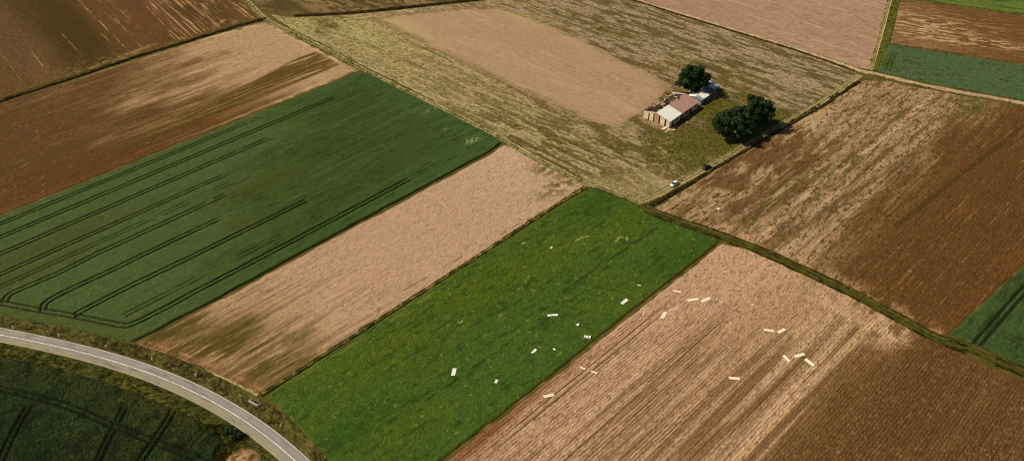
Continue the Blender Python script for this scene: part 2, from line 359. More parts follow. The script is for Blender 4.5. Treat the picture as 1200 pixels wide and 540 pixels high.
def f_east(f):          # field right of the house track: streaked tan, turning brown to the right
    cross = (f.v-f.P(860, 215)[1])/(f.P(1170, 210)[1]-f.P(860, 215)[1])
    t = f.u
    c = mix((158, 126, 90), (114, 78, 42), ss(.52, .74, cross+(f.fb(40, 8, 1)-.5)*.35))
    c = mix(c, (112, 72, 38), ss(.75, 1.0, cross)*.5)
    c = mix(c, (168, 138, 92), f.blob(960, 130, 34, 6)*.9+f.blob(800, 245, 20, 6)*.6)
    c = mix(c, (108, 82, 48), ss(.50, .68, f.fb(40, 2.4, 2))*.65*ss(1.1, .5, cross))
    c = mix(c, (176, 146, 106), ss(.50, .68, f.fb(46, 2.0, 3))*.75*ss(.85, .5, cross))
    c = mix(c, (102, 74, 40), ss(.52, .66, f.fb(4, .8, 4))*.45*ss(1.05, .4, cross))
    brown = f.area([(815, 215), (880, 172), (935, 150), (985, 165), (950, 195), (890, 232), (855, 262), (826, 262), (860, 225)], 2.5)
    c = mix(c, (112, 76, 44), brown*.75*ss(.3, .55, f.fb(12, 3, 5)))
    ns = 1-ss(.0, .9, np.abs(f.v-f.P(1080, 175)[1])); c = mix(c, (188, 150, 100), ns*.5*ss(f.P(1100, 170)[0], f.P(1000, 235)[0], t))
    c = mix(c, (84, 62, 26), ruts(f.line([(1050, 265), (1110, 218), (1200, 148)]), 1.2)*.55)
    c = mix(c, (178, 134, 84), ss(.70, .80, f.fb(14, .5, 7, 2))*.35*ss(.3, .7, cross))
    c = mix(c, (94, 92, 38), f.blob(1140, 122, 16, 6)*ss(.35, .6, f.fb(5, 3, 52)))
    c = mix(c, (84, 80, 32), (f.blob(985, 200, 22, 3)*.7+f.blob(900, 235, 24, 3)*.6)*ss(.4, .6, f.fb(9, 2, 51)))
    c = mix(c, (132, 78, 42), f.area([(1105, 395), (1200, 308), (1200, 290), (1130, 355), (1095, 388)], 3)*.45)
    hl = f.line([(850, 272), (905, 296), (1000, 340), (1092, 392)])
    c = mix(c, (178, 140, 96), np.exp(-(hl/6)**2)*ss(.4, .6, f.fb(4, 3, 8))*.7)
    c = mix(c, (96, 70, 40), ss(.62, .72, f.fb(1.8, .9, 10, 2))*.7)
    c = c*(0.86+.28*f.r)[:, None]
    return c, clods(f, .12)+.04*np.cos(f.v*2*math.pi/1.3)
field('ploughed_field', [(766, 244.5), (810, 218), (850, 192), (905, 160), (960, 129), (1013, 94.5), (1040, 95), (1078, 103.5), (1130, 113), (1200, 125.5), (1330, 150), (1330, 190), (1199, 308), (1112, 390), (1097, 393), (1050, 365.5), (1000, 339), (950, 315.5), (900, 291), (852, 274), (826, 267), (779, 250)], D1, .7, .3, f_east,
      'streaked tan and brown field to the right of the house track', M_SOIL)

SEED = [(436, 23), (470, 16), (530, 10), (590, 8), (640, 28), (700, 57), (740, 77), (788, 99), (776, 112), (752, 132), (720, 150), (690, 141), (640, 119), (590, 97), (540, 74), (480, 44)]
def f_fallow(f):        # weedy stubble around the ruined house
    c = mix((152, 130, 90), (158, 138, 96), ss(.4, .6, f.fb(40, 12, 1)))
    wx = ss(g(420, 60)[0], g(760, 60)[0], f.X)
    c = mix(c, (150, 126, 96), wx*.7)
    c = mix(c, (160, 142, 86), f.area([(320, 20), (410, 18), (470, 40), (600, 105), (690, 160), (700, 200), (600, 160), (430, 80)], 6)*.5)
    cl = ss(.47, .60, f.fb(12, 2.0, 2)+.14*(f.fb(60, 16, 22)-.5))
    dens = np.clip(.26+.66*wx+.4*f.blob(640, 170, 40, 12), 0, 1)
    c = mix(c, (104, 84, 46), cl*dens*.8)
    c = mix(c, (98, 88, 34), ss(.52, .62, f.fb(6, 3, 3))*np.clip(f.blob(740, 180, 26, 26)+f.blob(680, 190, 20, 8)+f.blob(830, 85, 22, 12)+f.blob(700, 30, 24, 6), 0, 1)*.9)
    c = mix(c, (94, 78, 34), np.clip(f.blob(380, 27, 9, 5)+f.blob(400, 22, 8, 3)+f.blob(370, 36, 8, 2)+f.blob(392, 30, 6, 3), 0, 1)*ss(.4, .5, f.fb(3, 2, 32))*.9)
    c = mix(c, (160, 148, 88), np.clip(f.blob(350, 30, 14, 10)+f.blob(420, 35, 25, 8), 0, 1)*.55)
    c = mix(c, (92, 76, 32), ss(.58, .70, f.fb(1.6, .7, 4, 2))*(.4+.3*dens)*.8)
    for L, k in (([(428, 50), (455, 62), (498, 81), (560, 110)], .55), ([(474, 46), (510, 63), (530, 73)], .7), ([(560, 84), (590, 98), (640, 122), (712, 152)], .5), ([(622, 9), (670, 28), (733, 50), (790, 72)], .75), ([(685, 50), (720, 62), (785, 90)], .7)):
        c = mix(c, (108, 84, 40), ruts(f.line(L), .6)*k*ss(.35, .5, f.fb(5, 5, 9)))
    # grass round the house and trees
    gr = f.area([(786, 156), (822, 128), (846, 108), (880, 110), (905, 125), (930, 132), (925, 142), (880, 168), (835, 192), (800, 205), (760, 190), (748, 160), (765, 148)], 3.0)
    c = mix(c, (98, 92, 40), gr*(.25+.65*ss(.35, .6, f.fb(7, 5, 6)))); c = mix(c, (80, 84, 32), np.clip(f.blob(840, 130, 16, 9)+f.blob(800, 178, 9, 9)+f.blob(850, 170, 12, 8)+f.blob(905, 140, 8, 8), 0, 1)*.75)
    c = mix(c, (148, 132, 78), f.blob(772, 175, 12, 10)*ss(.45, .6, f.fb(4, 3, 12))*.8)
    c = mix(c, (104, 72, 40), np.clip(f.blob(772, 103, 9, 12)+f.blob(788, 112, 10, 6), 0, 1)*ss(.4, .55, f.fb(7, .8, 13))*.6)
    # worn corner by the junction
    c = mix(c, (156, 136, 88), np.clip(f.blob(770, 220, 22, 7)+f.blob(725, 222, 16, 5), 0, 1)*.7)
    c = mix(c, (160, 142, 84), ruts(np.minimum(f.line([(748, 222), (770, 212), (778, 200), (768, 192), (750, 196)]), f.line([(764, 236), (790, 214), (805, 205)])), .5)*.6)
    low = 1-f.area(SEED, 1.0)
    c = c*(0.84+.32*f.r)[:, None]
    return c, -.05+low*(.03+clods(f, .10)+.16*np.clip(cl*dens*f.r, 0, 1)*ss(0, 1, f.sd)+.12*gr*f.r)
field('fallow_field', [(317, 17), (345, 21), (398, 18.5), (440, 15), (500, 8.5), (590, -1), (640, -6), (740, -1), (800, 18), (870, 40), (938, 61), (1003, 84), (1003, 88), (958, 117), (905, 149), (870, 170), (842, 187), (806, 209), (770, 232), (758, 237), (723, 224), (700, 216), (686, 212), (641, 190), (600, 167.5), (585, 158), (530, 129), (470, 99), (426, 77), (380, 53), (340, 33)], D3, .62, .46, f_fallow,
      'weedy straw-coloured fallow ground around the ruined house', M_SOIL)

def f_bare(f):          # smooth pale seedbed inside the fallow
    c = mix((160, 128, 96), (166, 135, 98), f.fb(30, 14, 1)); c = mix(c, (174, 143, 108), ss(.55, .7, f.fb(30, 4, 2))*.4)
    c = mix(c, (172, 146, 92), np.clip(f.blob(470, 30, 30, 8)+f.blob(620, 22, 30, 5), 0, 1)*.6)
    c = mix(c, (150, 116, 84), ss(.62, .7, f.fb(8, 1.0, 3))*.5*ss(g(560, 60)[0], g(700, 90)[0], f.X))
    c = mix(c, (140, 104, 72), (1-ss(1, 9, np.hypot(f.X-g(785, 100)[0], (f.Y-g(785, 100)[1])*.6)))*.4)
    e = (1-ss(0, 5, f.sd+(f.fb(12, 2, 5)-.5)*7))*(1-.7*ss(g(560, 90)[0], g(700, 100)[0], f.X)); c = mix(c, (140, 117, 72), e*.8); c = mix(c, (104, 84, 46), e*ss(.52, .66, f.fb(6, 1, 15))*.6)
    c = c*(0.96+.08*f.r)[:, None]
    return c, .03+.05*(f.r-.5)*ss(0, .5, f.sd)
field('seedbed', SEED, D3, .9, .6, f_bare,
      'smooth pale tan seedbed left of the ruined house', M_SOIL, rough_edge=.4)

def f_ne(f):
    c = mix((166, 132, 102), (158, 124, 94), f.fb(40, 20, 1)); c = mix(c, (132, 100, 70), ss(.55, .68, f.fb(18, 2, 2))*np.clip(f.blob(1000, 72, 26, 8)+.15, 0, 1))
    c = mix(c, (184, 150, 116), ss(.55, .7, f.fb(30, 3, 3))*.4); c = mix(c, (130, 98, 68), ss(.66, .74, f.fb(2.4, 1, 4, 2))*.4)
    return c*(0.95+.1*f.r)[:, None], clods(f, .07)
field('seedbed', [(748, -2), (800, 15.5), (870, 36.5), (938, 57), (1006, 79.5), (1018, 81.5), (1028, 48), (1040, 0), (1044, -16), (700, -20)], D3, .9, .6, f_ne,
      'smooth pale tan field at the top beyond the gravel lane', M_SOIL)
DE = unit(g(1200, 21)-g(1060, 4))
def f_e7(f):
    cross = ss(g(1060, 30)[0], g(1150, 30)[0], f.X)
    c = mix((138, 100, 64), (122, 84, 48), cross); c = mix(c, (184, 150, 104), ss(.48, .62, f.fb(5, 1.5, 2))*np.clip(1.1*f.blob(1075, 28, 40, 22)+f.blob(1110, 45, 50, 6), 0, 1)*.85)
    c = mix(c, (96, 66, 36), ss(.6, .7, f.fb(3, 1, 3))*.5); c = mix(c, (176, 140, 92), ss(.66, .74, f.fb(6, .8, 4))*.5)
    return c*(0.92+.16*f.r)[:, None], clods(f, .10)
field('ploughed_field', [(1053, 3), (1090, 4.5), (1200, 19.5), (1330, 38), (1330, 95), (1200, 74.5), (1120, 62), (1043, 50.5)], DE, .9, .45, f_e7,
      'brown field with pale flecks in the upper right corner', M_SOIL)
def f_top(f):
    c = mix((140, 112, 72), (108, 88, 50), ss(.45, .6, f.fb(14, 4, 1))); c = mix(c, (86, 74, 38), ss(.5, .62, f.fb(4, 1.5, 2))*.8); c = mix(c, (92, 76, 40), f.blob(335, 9, 16, 8)*.8)
    return c*(0.9+.2*f.r)[:, None], clods(f, .12)
field('fallow_field', [(292, -4), (316, 14), (345, 17.5), (398, 14.5), (440, 11), (500, 4.5), (590, -5), (640, -9.5), (640, -32), (268, -32)], D3, .8, .5, f_top,
      'mottled brown stubble beyond the dark ditch at the top', M_SOIL)

# ================================================================ standing crops
def crop_h(f, h, tram, wd=.5, gauge=.95):
    """plant height: ragged top, falling to nothing at the edge and in the wheel ruts"""
    z = h*(.75+.25*f.fb(2.5, 2.5, 71))+(f.r-.5)*.16*min(1, h*2)
    z = z*ss(0, .55, f.sd); k = np.zeros(f.X.shape)
    for pts, st in tram:
        dd, en = open_d(smooth(G(pts), 3.0), f.X, f.Y); r_ = ruts(np.abs(dd-gauge), wd)*st*ss(.22, .5, f.fb(7, 7, 77)+.35*(st-.3)-.24*(1-ss(0, 60, en))*(len(pts) > 5 and pts[0][0] > -70)); k = np.maximum(k, r_)
    return z*(1-.93*k), k
V1 = lambda a, n: [tuple(np.array(a)+(np.array((1824, -485))-np.array(a))*t) for t in np.linspace(0, n, 6)]
TR1 = [(V1((-60, 289), .20), .8), (V1((-60, 305), .24), 1.0), (V1((-60, 325), .20), 1.0), (V1((-40, 341), .17), .75), (V1((0, 338), .15), .45),
       ([(6, 356), (8, 351), (14, 345), (37, 335), (78, 317)]+V1((111, 300), .09), .85), ([(51, 366), (52, 360), (57, 354), (83, 340), (130, 318.5)]+V1((170, 299), .06), 1.0),
       ([(86, 371), (148, 339), (200, 314)]+V1((282, 274), .05), 1.0), (V1((146, 371), .11), .5),
       ([(-80, 340), (0, 355.5), (50, 365), (87, 371), (130, 379.6), (144, 382), (157, 380.5), (200, 359), (235, 340), (320, 296), (400, 253.5), (480, 211)], 1.0),
       (V1((480, 211), .05), .4)]
def f_wheat(f):
    z, k = crop_h(f, .72, TR1, .34, .92)
    c = mix((70, 89, 56), (66, 87, 50), f.fb(40, 12, 1)); t = ss(g(240, 260)[0], g(380, 180)[0], f.X+(f.fb(25, 14, 2)-.5)*50)
    c = mix(c, (52, 72, 30), t*.85); c = mix(c, (58, 82, 46), ss(g(400, 120)[0], g(540, 150)[0], f.X)*.5)
    c = mix(c, (62, 88, 54), (1-ss(2, 11, np.abs(f.sd-5)))*.5*ss(g(230, 300)[0], g(330, 260)[0], f.X))
    c = mix(c, (82, 94, 58), ss(.56, .68, f.fb(5, 1.2, 3))*ss(.4, .6, f.fb(50, 14, 33))*.5)
    c = mix(c, (44, 62, 28), ss(.52, .68, f.fb(7, 1.6, 4))*(.15+.45*t)); c = mix(c, (70, 92, 58), ss(.54, .70, f.fb(40, 2.2, 44))*t*.5)
    c = mix(c, (66, 70, 30), np.clip(f.blob(60, 285, 26, 5)+f.blob(40, 320, 22, 3)+f.blob(285, 262, 8, 4)+f.blob(310, 215, 20, 5), 0, 1)*.55)
    low = f.line([(0, 372), (80, 384), (158, 401)]); c = mix(c, (74, 84, 44), (1-ss(1, 6, low))*.45)
    c = mix(c, (78, 56, 30), (1-ss(.2, 1.8, f.line([(300, 329), (430, 258), (560, 188)])))*.55)
    c = mix(c, (150, 160, 132), np.clip(f.blob(553, 165.5, 4.2, 2.0)+.6*f.blob(507, 130, 4, 1.5)+.5*f.blob(521, 154, 2, .8), 0, 1)*ss(.42, .55, f.fb(1.4, 1.0, 5)))
    flat = np.clip(f.blob(553, 165.5, 4.2, 2.0), 0, 1)
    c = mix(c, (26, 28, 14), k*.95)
    c = c*(0.86+.28*f.r)[:, None]
    return c, .03+z*(1-.6*flat)
field('wheat_crop', [(-120, 303), (0, 255), (212, 169.5), (422, 85.5), (431, 86), (470, 106), (530, 136), (578, 160), (588, 168), (574, 178), (519, 207.5), (429, 256), (329, 310), (244, 356), (160, 399), (154, 401), (80, 385), (0, 371.5), (-120, 352)], D1, .42, .25, f_wheat,
      'large blue-green crop with dark wheel ruts on the left', M_CROP, kind='stuff')
def f_lush(f):
    TR = [(V1((430, 510), .20), .25), (V1((560, 470), .16), .22)]
    z, k = crop_h(f, .42, TR, .35, .9)
    c = mix((64, 92, 38), (58, 86, 30), f.fb(30, 16, 1)); c = mix(c, (78, 92, 22), ss(.45, .66, f.fb(34, 12, 2))*.4)
    c = mix(c, (72, 90, 22), np.clip(f.blob(480, 405, 26, 9)+f.blob(560, 340, 26, 9)+f.blob(640, 310, 22, 8)+f.blob(730, 270, 16, 8), 0, 1)*.55)
    c = mix(c, (44, 76, 20), np.clip(f.blob(700, 240, 16, 9)+f.blob(420, 500, 20, 6)+f.blob(800, 300, 16, 6), 0, 1)*.6)
    c = mix(c, (42, 64, 22), ss(.54, .70, f.fb(4, 1.2, 3))*.7); c = mix(c, (92, 108, 44), ss(.60, .74, f.fb(2.5, 1.5, 4))*.3)
    c = mix(c, (40, 58, 20), ruts(np.minimum(f.line([(500, 470), (560, 428), (600, 400)]), f.line([(655, 345), (700, 315), (770, 268)])), .6)*ss(.4, .55, f.fb(4, 4, 8))*.8)
    c = mix(c, (96, 68, 34), (1-ss(.2, 1.7, f.line([(520, 540), (640, 447), (760, 351), (843, 285)])))*.75)
    c = mix(c, (150, 160, 100), ruts(np.minimum(np.minimum(f.line([(655, 294), (668, 286), (680, 280), (690, 277)]), f.line([(722, 284), (726, 279), (733, 279), (735, 282)])), f.line([(612, 286), (616, 284)])), .55)*ss(.42, .55, f.fb(2, 2, 9))*.75)
    c = mix(c, (128, 140, 84), ss(.80, .86, f.fb(1.5, 1.0, 10, 2))*.6)
    c = mix(c, (112, 116, 56), (1-ss(.2, 1.3, np.abs(f.line([(330, 452), (420, 395), (500, 345), (560, 305)])-1.5)))*ss(.45, .6, f.fb(6, 2, 11))*.6)
    c = c*(0.84+.32*f.r)[:, None]
    return c, .03+z+.10*ss(.6, .7, f.fb(2.5, 1.5, 4))
field('clover_crop', [(313, 466), (331, 450), (501, 341), (641, 250.5), (688, 222), (700, 222.5), (723, 230), (748, 240.5), (757, 249), (776, 258), (824, 274), (843, 281.5), (838, 288), (757, 351), (637, 446), (518, 538), (405, 625), (460, 640), (430, 600), (398, 556), (360, 512), (335, 484)], D1, .42, .36, f_lush,
      'bright green crop strip in the middle strewn with white sheets', M_CROP, kind='stuff')
TR6 = [([(-60, 441), (0, 456), (72, 474), (133, 499), (150, 505), (178, 517), (220, 533), (260, 552)], .9), ([(36, 475), (20, 503), (4, 536), (-20, 590)], .85), ([(147, 478), (135, 502), (122, 527), (105, 570)], .8),
       ([(208, 477), (185, 512), (166, 540), (140, 580)], .95), ([(248, 494), (225, 520), (205, 545)], .45), ([(137, 506), (150, 507), (170, 514)], .7), ([(82, 460), (73, 474)], .3)]
def f_dark(f):  # dark crop colour, with the cloud shade over this corner painted in
    z, k = crop_h(f, .7, TR6, .45, .85)
    nr = f.line([(-60, 400), (0, 413), (60, 425), (120, 441), (200, 470), (250, 496)])
    c = mix((34, 46, 20), (40, 58, 28), ss(.4, .6, f.fb(20, 14, 1))); c = mix(c, (56, 62, 24), (1-ss(2, 12, nr+(f.fb(8, 8, 2)-.5)*9))*.8)
    c = mix(c, (52, 56, 20), ss(.50, .62, f.fb(9, 7, 3))*.6); c = mix(c, (24, 36, 16), ss(.5, .62, f.fb(5, 3, 4))*.7); c = mix(c, (70, 82, 44), ss(.62, .72, f.fb(2.5, 1.5, 5))*.45)
    c = mix(c, (20, 24, 10), k*.85)
    c = c*(0.5+.7*f.r)[:, None]
    return c, .03+z+.12*ss(.55, .7, f.fb(2, 2, 6))
field('rapeseed_crop', [(-120, 398), (0, 418), (55, 428.5), (110, 444), (160, 461), (205, 479.5), (236, 494), (256, 506), (262, 516), (252, 530), (250, 560), (244, 640), (-120, 640)], unit(g(166, 540)-g(207, 479)), .42, .36, f_dark,
      'dark green crop below the road in the near left corner', M_CROP, kind='stuff')
def f_g3(f):
    z, k = crop_h(f, .6, [([(1142, 407), (1162, 384), (1200, 341), (1260, 280)], 1.0), ([(1150, 391), (1168, 371)], .35), ([(1166, 388), (1190, 399), (1240, 420)], .35)], .55, 1.0)
    c = mix((60, 84, 50), (54, 76, 40), f.fb(20, 8, 1)); c = mix(c, (40, 56, 26), ss(.56, .68, f.fb(5, 1.6, 2))*.6); c = mix(c, (24, 30, 14), k*.8)
    return c*(0.84+.32*f.r)[:, None], .03+z
field('wheat_crop', [(1114, 391.5), (1202, 311), (1330, 196), (1330, 484), (1200, 430.5), (1144, 406)], D1, .42, .36, f_g3, 'green crop with one wheel rut at the right edge of the view', M_CROP, kind='stuff')
def f_g4(f):
    z, k = crop_h(f, .5, [([(1049, 62), (1044, 74), (1040, 84)], .6)], .5, .9)
    c = mix((72, 94, 74), (70, 92, 66), f.fb(40, 10, 1)); c = mix(c, (66, 84, 30), (1-ss(2, 8, np.hypot(f.X-g(1034, 72)[0], (f.Y-g(1034, 72)[1])*.6)))*.8)
    c = mix(c, (44, 58, 34), ss(.64, .72, f.fb(2.6, 1.6, 2))*.8); c = mix(c, (44, 58, 34), np.clip(f.blob(1097, 89, 2, 1.2)+f.blob(1068, 74, 4, 1), 0, 1)*.8); c = mix(c, (30, 36, 16), k*.7)
    return c*(0.86+.28*f.r)[:, None], .03+z
field('wheat_crop', [(1041, 53), (1120, 64.5), (1200, 77), (1330, 97), (1330, 140), (1200, 118), (1130, 105), (1078, 95), (1028, 84)], DE, .55, .5, f_g4, 'grey-green crop beside the gravel lane at upper right', M_CROP, kind='stuff')
def f_g5(f):
    z, k = crop_h(f, .5, [], .5)
    c = mix((84, 108, 54), (94, 114, 60), f.fb(20, 6, 1)); c = mix(c, (60, 84, 36), ss(.5, .62, f.fb(9, 2, 2))*.8)
    return c*(0.86+.28*f.r)[:, None], .03+z
field('wheat_crop', [(1056, -1), (1090, 1.5), (1200, 16.5), (1330, 34), (1330, -30), (1062, -30)], DE, .6, .5, f_g5, 'light green crop in the very top right corner', M_CROP, kind='stuff')

# ================================================================ road, tracks and ditches
far_e = smooth(G([(-110, 367), (0, 383.6), (70, 396.4), (120, 407.6), (178, 424.5), (228, 444), (289, 471.5), (330, 504), (372, 540), (410, 580), (440, 625)]), 3)
near_e = smooth(G([(-110, 379), (0, 399.8), (49, 410), (120, 425.7), (165, 440), (200, 454), (246, 477), (293, 503), (318.5, 521.5), (339, 540), (372, 580), (396, 625)]), 3)
mid = []
for p in far_e[::4]:
    q = near_e[np.argmin(((near_e-p)**2).sum(1))]; mid.append((p+q)/2)
mid = np.array(mid); k_ = np.array([.25, .5, .25])
for _ in range(6): mid[1:-1] = .25*mid[:-2]+.5*mid[1:-1]+.25*mid[2:]
HW = float(np.median([np.sqrt(((near_e-p)**2).sum(1).min()) for p in far_e]))/2
print('road width', 2*HW)
def fn_road(s, t, X, Y):
    n = fbm(X/6, Y/6, 3, 3); c = mix((156, 147, 138), (146, 138, 128), n)
    wh = np.exp(-((np.abs(np.abs(t)-HW*.5)-.8)/.4)**2); c = mix(c, (134, 126, 118), wh*.5)
    c = mix(c, (146, 143, 116), ss(-.2, -1.2, t)*.6)
    c = mix(c, (150, 142, 128), ss(HW-.55, HW-.2, np.abs(t))*.5)
    c = mix(c, (104, 98, 92), ss(.66, .74, fbm(s/5, t/.5, 9, 2))*.4)
    return c, .14+.02*(1-(t/HW)**2)-.1*ss(HW-.02, HW+.2, np.abs(t))
road = strip('road', mid, list(np.linspace(-HW, HW, 19))[0:1]+list(np.linspace(-HW+.1, HW-.1, 19))+[HW], fn_road, 'grey two-lane asphalt road curving across the near left corner', M_ROAD)
white = lambda a, zz: (lambda s, t, X, Y: (mix(a, (176, 168, 156), ss(.5, .7, fbm(s/1.2, t/.1, 5, 2))*.8), zz+0*s))
strip('centre_line', mid, (-.10, .10), white((250, 244, 232), .168), None, M_ROAD, parent=road)
strip('edge_line', mid, (HW-.34, HW-.20), white((214, 204, 186), .160), None, M_ROAD, parent=road)
strip('edge_line', mid, (-HW+.18, -HW+.30), white((164, 158, 128), .160), None, M_ROAD, parent=road)
def fn_verge(base, alt, pale, h):
    def fn(s, t, X, Y):
        n = fbm(X/3.5, Y/3.5, 3, 4); n2_ = fbm(X/.8, Y/.8, 6, 2); r = rng.random(X.shape)
        c = mix(base, alt, ss(.42, .58, n)); c = mix(c, pale, ss(.58, .7, n2_)*.6); c = mix(c, tuple(x*.5 for x in base), ss(.38, .28, n2_)*.7)
        e = np.minimum(t-t.min(), t.max()-t); return c*(.85+.3*r)[..., None], .02+h*n2_*ss(0, .8, e)+.1*r*ss(0, .5, e)
    return fn
strip('verge', mid, np.linspace(HW-.05, HW+5.6, 14), fn_verge((90, 80, 40), (76, 80, 38), (128, 112, 66), .25), 'rough brown and olive verge on the field side of the road', M_SOIL)
strip('verge', mid, np.linspace(-HW+.05, -HW-7.0, 17), fn_verge((72, 76, 30), (58, 66, 28), (106, 100, 48), .25), 'olive grass verge below the road beside the dark crop', M_CROP)
# small soil mound in the near corner
MC = g(283, 548)
mnd = smooth(G([(255, 548), (300, 548)]), .6)
def fn_mound(s, t, X, Y):
    r2 = np.hypot((X-MC[0])/6.0, (Y-MC[1])/7.5); n = fbm(X/1.2, Y/1.2, 4, 3)
    c = mix((168, 130, 88), (116, 78, 44), ss(.4, .62, n)); c = mix(c, (88, 70, 34), ss(.7, 1.0, r2))
    return c, .06+(1.3*np.clip(1-r2**2, 0, 1)+.4*(n-.4))*ss(1.05, .6, r2)-.2*ss(.95, 1.1, r2)
MX, MY = np.meshgrid(np.arange(-7, 7.01, .4), np.arange(-8.5, 8.51, .4), indexing='ij')
mc_, mz_ = fn_mound(0, 0, MX+MC[0], MY+MC[1]); ii = np.arange(MX.size).reshape(MX.shape)
tag(grid_mesh('soil_mound', np.stack([(MX+MC[0]).ravel(), (MY+MC[1]).ravel(), mz_.ravel()], -1), np.stack([ii[:-1, :-1], ii[1:, :-1], ii[1:, 1:], ii[:-1, 1:]], -1).reshape(-1, 4), tone(mc_).reshape(-1, 3), M_SOIL),
    'bare reddish soil heap below the road at the bottom edge', kind='structure')

def fn_track(pale, grass, dark, gauge=.75, hw=1.9, bank=0.0, dk=.7):
    """two worn wheel lines in grass; a bank on each side when bank > 0"""
    def fn(s, t, X, Y):
        n = fbm(X/3, Y/3, 3, 3); n2_ = fbm(X/.8, Y/.8, 6, 2); r = rng.random(X.shape)
        wob = (fbm(s/12, s*0, 12, 2)-.5)*.5; rut = np.exp(-((np.abs(t+wob)-gauge)/.36)**2)
        c = mix(grass, dark, ss(.5, .62, n)*dk); c = mix(c, pale, rut*ss(.18, .42, n)*.9)
        c = mix(c, tuple(x*.55 for x in dark), ss(.40, .30, n2_)*.5*(1-rut))
        e = ss(0, .5, hw-np.abs(t)); z = .05+(.14*r+.12*n2_)*(1-rut)*e+bank*np.exp(-((np.abs(t)-hw*.72)/.35)**2)*(.6+.8*n)
        return c*(.88+.24*r)[..., None], z
    return fn
O = lambda h, n=17: np.linspace(-h, h, n)
strip('farm_track', [(258, -28), (285, -3), (312, 22.5), (337, 35.8), (380, 57), (424, 80.5), (468, 103), (530, 133), (586, 162), (601, 170.5), (641.5, 192.5), (686, 214.8), (702, 219), (725, 227.5), (752, 238)], O(1.9), fn_track((170, 152, 104), (132, 120, 70), (92, 82, 36), hw=1.9, bank=.22), 'straw and green farm track along the end of the large green crop', M_SOIL)
strip('farm_track', [(752, 242), (777, 253), (825, 270), (851, 278.5), (900, 297.5), (950, 320.5), (1000, 344), (1050, 371), (1098, 396.5), (1144, 410), (1200, 436), (1330, 494)], O(2.3, 21), fn_track((112, 102, 54), (68, 68, 26), (40, 42, 14), gauge=.9, hw=2.3, bank=.55, dk=.9), 'dark grassy ditch track running to the lower right edge', M_SOIL)
strip('farm_track', [(745, 238), (765, 231), (787, 219.5), (830, 196.5), (870, 173.5), (905, 153.5), (930, 139), (960, 121.5), (985, 105), (1008, 88)], O(2.2, 19), fn_track((172, 150, 104), (140, 124, 74), (112, 98, 50), gauge=.8, hw=2.2, bank=.12, dk=.5), 'pale farm track passing the house and the parked cars', M_SOIL)
def fn_ditch(c0, c1, h):  # dark colour pairs: wet ditch grass with its shade painted in, between raised banks
    def fn(s, t, X, Y):
        hw = t.max(); n = fbm(X/1.5, Y/1.5, 3, 3); r = rng.random(X.shape)
        c = mix(c0, c1, ss(.4, .6, n)); b = np.exp(-((np.abs(t)-hw*.55)/(hw*.28))**2)*(.5+n)
        return c*(.85+.3*r)[..., None], .02+h*b*ss(0, hw*.3, hw-np.abs(t))+.10*r*ss(0, hw*.3, hw-np.abs(t))
    return fn
strip('ditch', [(762, 242), (808, 215), (850, 189.5), (905, 157.5), (960, 126.5), (1006, 96)], O(.85, 9), fn_ditch((92, 78, 36), (62, 52, 20), .4), 'dark weedy ditch on the lower side of the house track', M_SOIL)
strip('ditch', [(-150, 170), (0, 119), (40, 106), (90, 90), (155, 68), (200, 54.8), (250, 38.8), (311, 22)], O(1.0, 9), fn_ditch((70, 58, 26), (110, 94, 50), .65), 'dark boundary ditch under the dark brown field at far left', M_SOIL)
strip('ditch', [(345, 19), (398, 16.5), (440, 13), (500, 6.5), (590, -3), (640, -8)], O(1.1, 9), fn_ditch((92, 66, 34), (64, 46, 20), .7), 'dark brown ditch across the top of the fallow ground', M_SOIL)
strip('ditch', [(306, 463), (330, 447), (500, 338.5), (640, 248), (687, 219.5)], O(.8, 9), fn_ditch((140, 120, 66), (84, 80, 36), .38), 'narrow grassy balk between the tan strip and bright green crop', M_SOIL)
lane = strip('gravel_lane', [(700, -15), (741, -1.5), (800, 17), (870, 38.5), (939, 59.5), (1008, 83), (1024, 86.5), (1078, 99), (1130, 109), (1200, 121.5), (1330, 145)], O(1.7, 13), fn_track((186, 160, 122), (168, 142, 98), (112, 88, 50), gauge=.6, hw=1.7, bank=.18, dk=.5), 'pale gravel lane crossing the upper right', M_SOIL)
strip('ditch', [(700, -13), (741, .2), (800, 19), (870, 40.3), (939, 61.6), (1002, 84)], O(.7, 7), fn_ditch((84, 64, 30), (60, 46, 20), .5), 'thin dark ditch beside the gravel lane at the top', M_SOIL)
strip('farm_track', [(1048, -16), (1043, 2), (1034, 36), (1021, 83)], O(1.2, 11), fn_track((176, 152, 104), (140, 122, 66), (84, 74, 32), gauge=.5, hw=1.2, bank=.3), 'narrow pale track between the pale field and green grass strip', M_SOIL)
strip('grass_strip', [(1056, -16), (1049, 2), (1040, 40), (1027, 83)], O(2.6, 13), fn_verge((84, 88, 34), (70, 84, 30), (120, 116, 56), .3), 'olive green grass strip beside the grey-green crop', M_CROP)
strip('field_edge_path', [(152, 405), (180, 414), (215, 425.5), (262, 444), (302, 463)], O(.7, 7), fn_verge((170, 148, 92), (150, 130, 76), (186, 164, 110), .1), 'pale dry grass line along the road end of the tan strip', M_SOIL)

